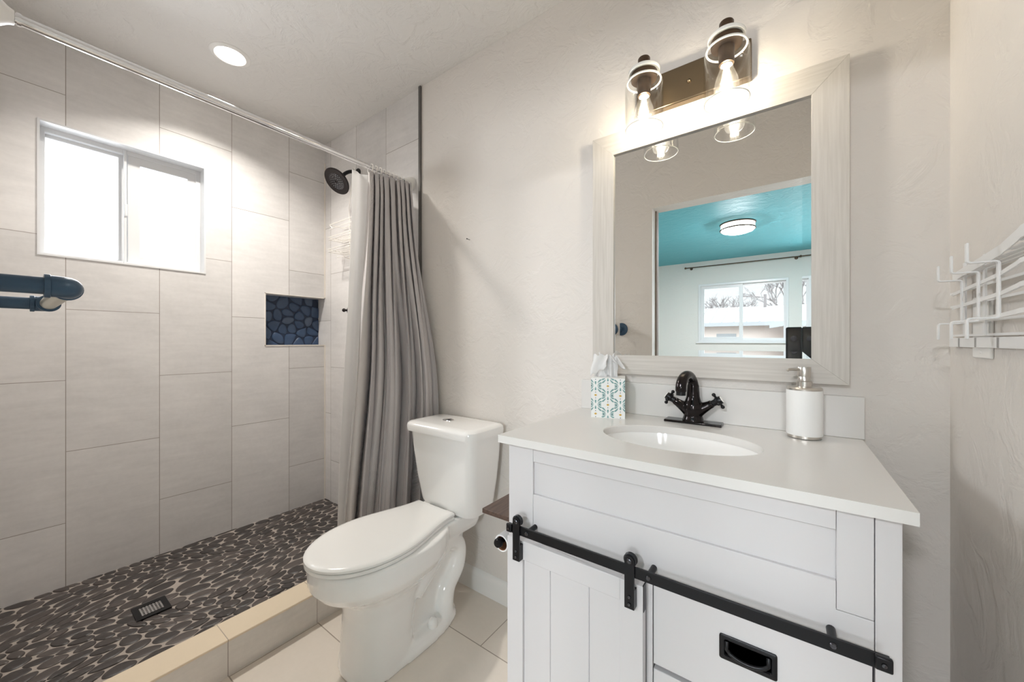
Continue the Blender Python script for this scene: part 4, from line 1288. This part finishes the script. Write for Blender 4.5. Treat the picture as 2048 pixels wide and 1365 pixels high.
cd = thing('shower_caddy', 'white wire caddy with three shelves hanging from the shower arm', 'caddy', (-2.115, 1.22, 1.66))
wm = M['wire_white']
cxm = -2.118
mb = MB()
for s in (-1, 1):
    mb.tube(bez([(cxm + 0.012 + s * 0.010, 1.262, 2.172), (cxm + s * 0.030, 1.272, 2.08), (cxm + s * 0.062, 1.276, 1.96), (cxm + s * 0.060, 1.277, 1.80), (cxm + s * 0.060, 1.277, 1.645)], 10), 0.0022, 8)
mb.tube(bez([(cxm + 0.002, 1.262, 2.172), (cxm + 0.012, 1.262, 2.180), (cxm + 0.022, 1.262, 2.172)], 6), 0.0022, 8)
mb.build('hanger_wire', wm, cd)
for z, deep, half in ((1.845, 0.085, 0.135), (1.765, 0.095, 0.132), (1.690, 0.100, 0.128)):
    mb = MB()
    yb, yf = 1.277, 1.277 - deep
    loop = [(cxm - half, yb, z), (cxm - half, yf, z), (cxm + half, yf, z), (cxm + half, yb, z), (cxm - half, yb, z)]
    for a, b in zip(loop[:-1], loop[1:]): mb.cyl(a, b, 0.0022, 8)
    if z < 1.80:
        lo_ = [(x, y, z - 0.014) for x, y, _ in loop]
        for a, b in zip(lo_[:-1], lo_[1:]): mb.cyl(a, b, 0.0016, 8)
        for k in range(1, 9):
            y = yf + (yb - yf) * k / 9; mb.cyl((cxm - half, y, z - 0.014), (cxm + half, y, z - 0.014), 0.0013, 6)
    else:
        lo_ = [(x, y, z - 0.026) for x, y, _ in loop]
        for a, b in zip(lo_[1:-2], lo_[2:-1]): mb.cyl(a, b, 0.0016, 8)
        for s in (-1, 1): mb.cyl((cxm + s * half, yf, z), (cxm + s * half * 0.8, yf, z - 0.026), 0.0016, 8)
    mb.build('shelf', wm, cd)
mb = MB(); mb.cyl((cxm - 0.125, 1.235, 1.652), (cxm + 0.125, 1.235, 1.652), 0.0018, 8); mb.sphere((cxm - 0.125, 1.235, 1.652), 0.0035, 8); mb.sphere((cxm + 0.125, 1.235, 1.652), 0.0035, 8)
for s in (-1, 1): mb.tube([(cxm + s * 0.06, 1.277, 1.645), (cxm + s * 0.06, 1.255, 1.645), (cxm + s * 0.06, 1.235, 1.652)], 0.0018, 8)
mb.build('towel_bar', wm, cd)

vx, vz = -2.112, 1.318
vh = thing('shower_valve', 'dark bronze shower valve whose lever tip shows left of the curtain', 'valve', (vx, D, vz))
mb = MB(); mb.lathe([(0.075, 0), (0.074, 0.004), (0.060, 0.008), (0.020, 0.010)], (vx, D, vz), (0, -1, 0), 40); mb.build('escutcheon', M['bronze'], vh)
mb = MB(); mb.lathe([(0.020, 0.008), (0.018, 0.036), (0.022, 0.040), (0.022, 0.055), (0.012, 0.060)], (vx, D, vz), (0, -1, 0), 28)
mb.tube([(vx, D - 0.048, vz), (vx - 0.030, D - 0.050, vz + 0.002), (vx - 0.052, D - 0.052, vz + 0.004)], [0.009, 0.0065, 0.0085], 12)
mb.sphere((vx - 0.058, D - 0.052, vz + 0.004), 0.0115, 14)
mb.build('lever', M['bronze'], vh)

dx_, dyy = -2.012, 0.352
dr = thing('shower_drain', 'square dark metal drain set in the pebble shower floor', 'drain', (dx_, dyy, SHZ - 0.003))
mb = MB()
zt = SHZ + 0.0035
for a in ((-0.055, 0.055, -0.050, -0.032), (-0.055, 0.055, 0.032, 0.050), (-0.055, -0.032, -0.032, 0.032), (0.032, 0.055, -0.032, 0.032)):
    mb.box(dx_ + a[0], dx_ + a[1], dyy + a[2], dyy + a[3], SHZ - 0.004, zt)
mb.build('frame', M['black_metal'], dr)
mb = MB()
for k in range(-3, 4): mb.box(dx_ - 0.032, dx_ + 0.032, dyy + k * 0.0095 - 0.0022, dyy + k * 0.0095 + 0.0022, SHZ - 0.002, zt - 0.0006)
for k in range(-2, 3): mb.box(dx_ + k * 0.0125 - 0.002, dx_ + k * 0.0125 + 0.002, dyy - 0.032, dyy + 0.032, SHZ - 0.002, zt - 0.0008)
mb.build('grate', M['chrome'], dr)
mb = MB(); mb.box(dx_ - 0.033, dx_ + 0.033, dyy - 0.033, dyy + 0.033, SHZ - 0.004, SHZ - 0.0025); mb.build('sump', M['black_soft'], dr)

# ------------------------------------------------------------------ pipe towel bar on the doorway wall
pz, py = 1.217, 0.066
pb = thing('towel_bar', 'navy pipe-fitting towel bar jutting in at the left edge', 'towel bar', (-1.155, DW, pz))
for x in (-0.930, -1.385):
    s = -1 if x > -1.1 else 1
    mb = MB(); mb.lathe([(0.044, 0), (0.044, 0.005), (0.022, 0.010), (0.020, 0.022), (0.0145, 0.023)], (x, DW, pz), (0, 1, 0), 36); mb.build('flange', M['pipe_navy'], pb)
    mb = MB(); mb.cyl((x, DW + 0.010, pz), (x, 0.046, pz), 0.0133, 24); mb.build('nipple', M['pipe_navy'], pb)
    mb = MB()
    mb.lathe([(0.0150, 0), (0.0185, 0.0005), (0.0185, 0.0065), (0.0172, 0.0075)], (x, 0.040, pz), (0, 1, 0), 28)
    pth = [(x, 0.044, pz)]
    for k in range(9):
        a = pi / 2 * k / 8
        pth.append((x + s * (0.016 - 0.016 * cos(a)), py - 0.016 + 0.016 * sin(a), pz))
    pth.append((x + s * 0.032, py, pz))
    mb.tube(pth, 0.0168, 24)
    mb.lathe([(0.0172, 0), (0.0185, 0.001), (0.0185, 0.007), (0.0150, 0.0075)], (x + s * 0.028, py, pz), (s, 0, 0), 28)
    mb.build('elbow', M['pipe_navy'], pb)
mb = MB(); mb.cyl((-0.960, py, pz), (-1.355, py, pz), 0.0133, 24); bo = mb.build('bar', M['pipe_pale'], pb); bo['label'] = 'pale crossbar'  # crossbar coloured paler than its navy fittings

# ------------------------------------------------------------------ toilet paper holder and shelf beside the vanity
t = thing('paper_holder', 'toilet paper holder with dark wood shelf on the vanity side', 'paper holder', (VX0, 0.96, 0.60))
mb = MB(); mb.box(-0.752, VX0, 0.873, 1.075, 0.606, 0.620); mb.build('shelf', M['walnut'], t, bevel=0.001)
mb = MB(); mb.cyl((VX0, 1.02, 0.537), (-0.685, 1.02, 0.537), 0.008, 14); mb.sphere((-0.685, 1.02, 0.537), 0.0105, 14)
mb.cyl((-0.685, 1.02, 0.537), (-0.685, 0.872, 0.537), 0.008, 16)
mb.lathe([(0.008, 0), (0.0135, 0.001), (0.0135, 0.010), (0.011, 0.0135), (0.0005, 0.0145)], (-0.685, 0.874, 0.537), (0, -1, 0), 24)
mb.lathe([(0.024, 0), (0.024, 0.004), (0.010, 0.007)], (VX0, 1.02, 0.537), (-1, 0, 0), 24)
mb.build('arm', M['black_metal'], t)
rl = thing('toilet_roll', 'nearly empty toilet paper roll with brown core left of the vanity', 'toilet roll', (-0.685, 0.94, 0.5045))
mb = MB()
rcz = 0.5295
mb.lathe([(0.0205, 0), (0.0245, 0.0003), (0.0248, 0.003), (0.0248, 0.102), (0.0245, 0.1047), (0.0205, 0.105)], (-0.685, 0.882, rcz), (0, 1, 0), 36, caps=False)
mb.build('paper', M['roll_paper'], rl)
mb = MB(); mb.lathe([(0.0200, 0.0005), (0.0206, 0.0005), (0.0206, 0.1045), (0.0200, 0.1045), (0.0200, 0.0005)], (-0.685, 0.882, rcz), (0, 1, 0), 36, caps=False)
mb.build('core', M['paper_core'], rl)

# ------------------------------------------------------------------ nail in the wall
mb = MB(); mb.cyl((-1.184, D, 1.603), (-1.188, D - 0.016, 1.605), 0.0011, 8); mb.lathe([(0.003, 0), (0.003, 0.0012)], (-1.188, D - 0.016, 1.605), (0, -1, 0), 12)
tag(mb.build('nail', M['nail'], None, origin=(-1.184, D, 1.603)), 'single small dark nail in the beige wall above the toilet', 'nail')

# ------------------------------------------------------------------ white metal rack with hooks on the right wall
rk = thing('wall_rack', 'white metal bow-front wall rack with hooks in the right corner', 'rack', (RX, 0.85, 1.12))
wc = M['rack_white']
bow = [(RX - 0.006, 1.245), (0.286, 1.14), (0.2755, 1.02), (0.2635, 0.90), (0.2455, 0.79), (0.2405, 0.765), (0.2400, 0.72), (0.2405, 0.675), (0.2455, 0.65), (0.2635, 0.54), (0.2755, 0.42), (0.286, 0.30), (RX - 0.006, 0.195)]
def bowpath(z, off=0.0): return [(x - off, y, z) for x, y in bow]
mb = MB(); mb.strip(bowpath(1.2705), 0.016, 0.0016, (0, 0, 1)); tp = mb.build('shelf_lip', wc, rk)
# slatted shelf: slats end on the lip
def bow_x(y):
    for (xa, ya), (xb, yb) in zip(bow[:-1], bow[1:]):
        if yb <= y <= ya: return xa + (xb - xa) * (ya - y) / (ya - yb)
    return RX
for k in range(5):
    xo = RX - 0.006 - 0.0118 * k
    ys = [y for y in [1.245 - 0.0025 * i for i in range(421)] if bow_x(y) < xo - 0.004]
    if len(ys) < 2: continue
    mb = MB(); mb.box(xo - 0.0042, xo + 0.0042, min(ys), max(ys), 1.2628, 1.2645); mb.build('slat', wc, rk)
for z in (1.2335, 1.2035, 1.1700):
    mb = MB(); mb.strip(bowpath(z), 0.0062, 0.0028, (0, 0, 1)); mb.build('front_rail', wc, rk)
for z in (1.2350, 1.2060, 1.1690, 1.1430):
    mb = MB(); mb.box(RX - 0.0100, RX - 0.0072, 0.195, 1.245, z - 0.0022, z + 0.0022); mb.build('wall_rail', wc, rk)
for y in (1.155, 1.06, 0.72, 0.38, 0.285):
    mb = MB(); mb.box(RX - 0.0128, RX - 0.0098, y - 0.0045, y + 0.0045, 1.142, 1.290); mb.build('upright', wc, rk)
mb = MB(); mb.box(RX - 0.0105, RX - 0.0075, 0.19, 1.249, 1.119, 1.138); mb.build('base_band', wc, rk)
for y in (1.19, 1.105, 1.01, 0.72, 0.43, 0.335, 0.25):
    mb = MB(); mb.box(RX - 0.0112, RX - 0.0102, y - 0.0035, y + 0.0035, 1.1195, 1.1375); mb.build('band_slot', M['cabinet_dark'], rk)
def rnd_path(P, r=0.006):
    out = [Vector(P[0])]
    for a, b, c in zip(P[:-2], P[1:-1], P[2:]):
        a, b, c = Vector(a), Vector(b), Vector(c)
        p, q2 = b + (a - b).normalized() * r, b + (c - b).normalized() * r
        for k in range(6):
            t_ = k / 5; out.append((p * (1 - t_) + b * t_) * (1 - t_) + (b * t_ + (q2 - b) * t_ * 1.0 + b * (1 - t_) - b * t_) * t_ if False else p * (1 - t_) ** 2 + b * 2 * t_ * (1 - t_) + q2 * t_ ** 2)
    out.append(Vector(P[-1])); return out
for y in (1.14, 1.02, 0.90, 0.54, 0.42, 0.30):
    x = bow_x(y) - 0.0022
    mb = MB()
    p = rnd_path([(x - 0.032, y, 1.2850), (x - 0.032, y, 1.2535), (x, y, 1.2535), (x, y, 1.1665), (x - 0.032, y, 1.1665), (x - 0.032, y, 1.1345)], 0.005)
    mb.strip(p, 0.0085, 0.0028, (0, 1, 0)); mb.build('hook', wc, rk, bevel=0.0006)
t = thing('switch_plate', 'white wall plate with one screw below the white rack', 'switch plate', (RX, 1.10, 1.10))
mb = MB(); mb.box(RX - 0.0055, RX, 1.060, 1.140, 1.0985, 1.2165); mb.build('plate', M['plastic_plate'], t, bevel=0.0025, seg=3)
for z in (1.1115, 1.2035):
    mb = MB(); mb.lathe([(0.0034, 0), (0.0030, 0.0012), (0.0004, 0.0016)], (RX - 0.0055, 1.10, z), (-1, 0, 0), 14); mb.build('screw', M['plastic_plate'], t)

# ------------------------------------------------------------------ camera on its tripod, standing in the doorway (seen in the mirror only)
tx, ty = 0.038, -0.42
tp = thing('camera_tripod', 'black camera on a tripod, seen only in the mirror lower corner', 'camera', (tx, ty, 0))
mb = MB(); mb.loft([rrect(tx, ty, 0.042, 0.030, 0.012, z, 5) for z in (1.040, 1.212)] + [rrect(tx, ty, 0.038, 0.024, 0.012, 1.222, 5)]); mb.build('camera_body', M['black_soft'], tp, ang=60)
mb = MB(); mb.lathe([(0.018, 0), (0.018, 0.018), (0.012, 0.020), (0.0005, 0.018)], (tx, ty + 0.030, 1.15), (0, 1, 0), 24); mb.build('lens', M['steel_screw'], tp)
mb = MB(); mb.cyl((tx, ty, 0.70), (tx, ty, 1.04), 0.014, 16); mb.lathe([(0.026, 1.03), (0.030, 1.045), (0.030, 1.060)], (tx, ty, 0), n=20); mb.build('column', M['black_metal'], tp)
for k in range(3):
    a = 2 * pi * k / 3 + 0.5
    mb = MB(); mb.tube([(tx + 0.02 * cos(a), ty + 0.02 * sin(a), 0.90), (tx + 0.24 * cos(a), ty + 0.24 * sin(a), 0.006)], [0.013, 0.009], 12); mb.build('leg', M['black_metal'], tp)

# ------------------------------------------------------------------ outside the next room's windows
mb = MB(); mb.box(-40, 40, -60, FY - 0.15, -0.5, -0.4)
structure(mb.build('ground_outside', M['ground'], smooth=False))
hs = thing('house', 'pale low house with pale metal roof, seen through the window in the mirror', 'house', (-1.5, -20.5, -0.4))
mb = MB(); mb.box(-13, 2.4, -26.0, -20.0, -0.4, 2.15); mb.box(0.1, 12.0, -24.0, -17.4, -0.4, 2.05); mb.build('wall', M['stucco'], hs, smooth=False)
mb = MB()
mb.prism([(-13.4, -19.6, 2.12), (-13.4, -22.6, 3.12), (-13.4, -26.4, 2.12)], (16.2, 0, 0))
mb.prism([(-0.6, -17.3, 1.92), (5.8, -17.3, 3.05), (12.6, -17.3, 1.92)], (0, -7.0, 0))
rf = mb.build('roof', M['snow_roof'], hs, smooth=False)
mb = MB()
for k in range(28):
    x = -13.2 + k * 0.55
    if x < 2.6: mb.prism([(x, -19.6, 2.125), (x + 0.05, -19.6, 2.125), (x + 0.05, -22.6, 3.125), (x, -22.6, 3.125)], (0, 0, 0.05))
mb.build('seams', M['fascia'], rf, smooth=False)
mb = MB(); mb.box(-13.4, 0.2, -19.62, -19.55, 1.93, 2.13)
mb.prism([(-0.6, -17.24, 1.72), (5.8, -17.24, 2.86), (12.6, -17.24, 1.72), (12.6, -17.24, 1.92), (5.8, -17.24, 3.05), (-0.6, -17.24, 1.92)], (0, -0.06, 0)); mb.build('fascia', M['fascia'], rf, smooth=False)
mb = MB(); mb.box(-3.0, -2.1, -20.03, -19.97, 1.25, 1.55); mb.build('window', M['fascia'], hs)
mb = MB(); mb.cyl((-0.95, -22.4, 2.9), (-0.95, -22.4, 3.75), 0.07, 12); mb.build('vent_pipe', M['bark'], hs)
trn = random.Random(5)
def tree(x, y, hgt, lab):
    tr = thing('bare_tree', lab, 'tree', (x, y, -0.4), 'bare trees behind the house')
    tk = MB(); tk.tube([(x, y, -0.4), (x + 0.1, y, hgt * 0.25), (x + 0.05, y, hgt * 0.42)], [0.24, 0.18, 0.13], 8); tk.build('trunk', M['bark'], tr)
    cr = MB()
    def grow(p, d, l, r, n):
        q = p + d * l
        m_ = p + d * l * 0.5 + Vector((trn.uniform(-1, 1), trn.uniform(-1, 1), trn.uniform(-.5, 1))) * l * 0.10
        cr.tube([p, m_, q], [r, r * 0.8, r * 0.6], 5)
        if n == 0: return
        for _ in range(3 if n > 1 else 4):
            dd = (d + Vector((trn.uniform(-1, 1), trn.uniform(-1, 1), trn.uniform(-.35, .7))) * 0.75).normalized()
            grow(p + d * l * trn.uniform(0.6, 1.0), dd, l * trn.uniform(0.6, 0.8), r * 0.58, n - 1)
    b0 = Vector((x + 0.05, y, hgt * 0.40))
    for k in range(5):
        a = 2 * pi * k / 5 + trn.uniform(-.3, .3)
        grow(b0 - Vector((0, 0, trn.uniform(0, 0.4))), Vector((cos(a) * 0.75, sin(a) * 0.6, 1)).normalized(), hgt * 0.22, 0.09, 4)
    cr.build('branches', M['bark'], tr)
tree(-3.6, -30.0, 5.6, 'bare branching tree at the left over the pale roof in the mirror')
tree(-0.2, -34.0, 8.0, 'bare branching tree beside the roof vent pipe in the mirror')
tree(5.2, -40.0, 9.5, 'bare tree showing at the right edge of the mirrored window')
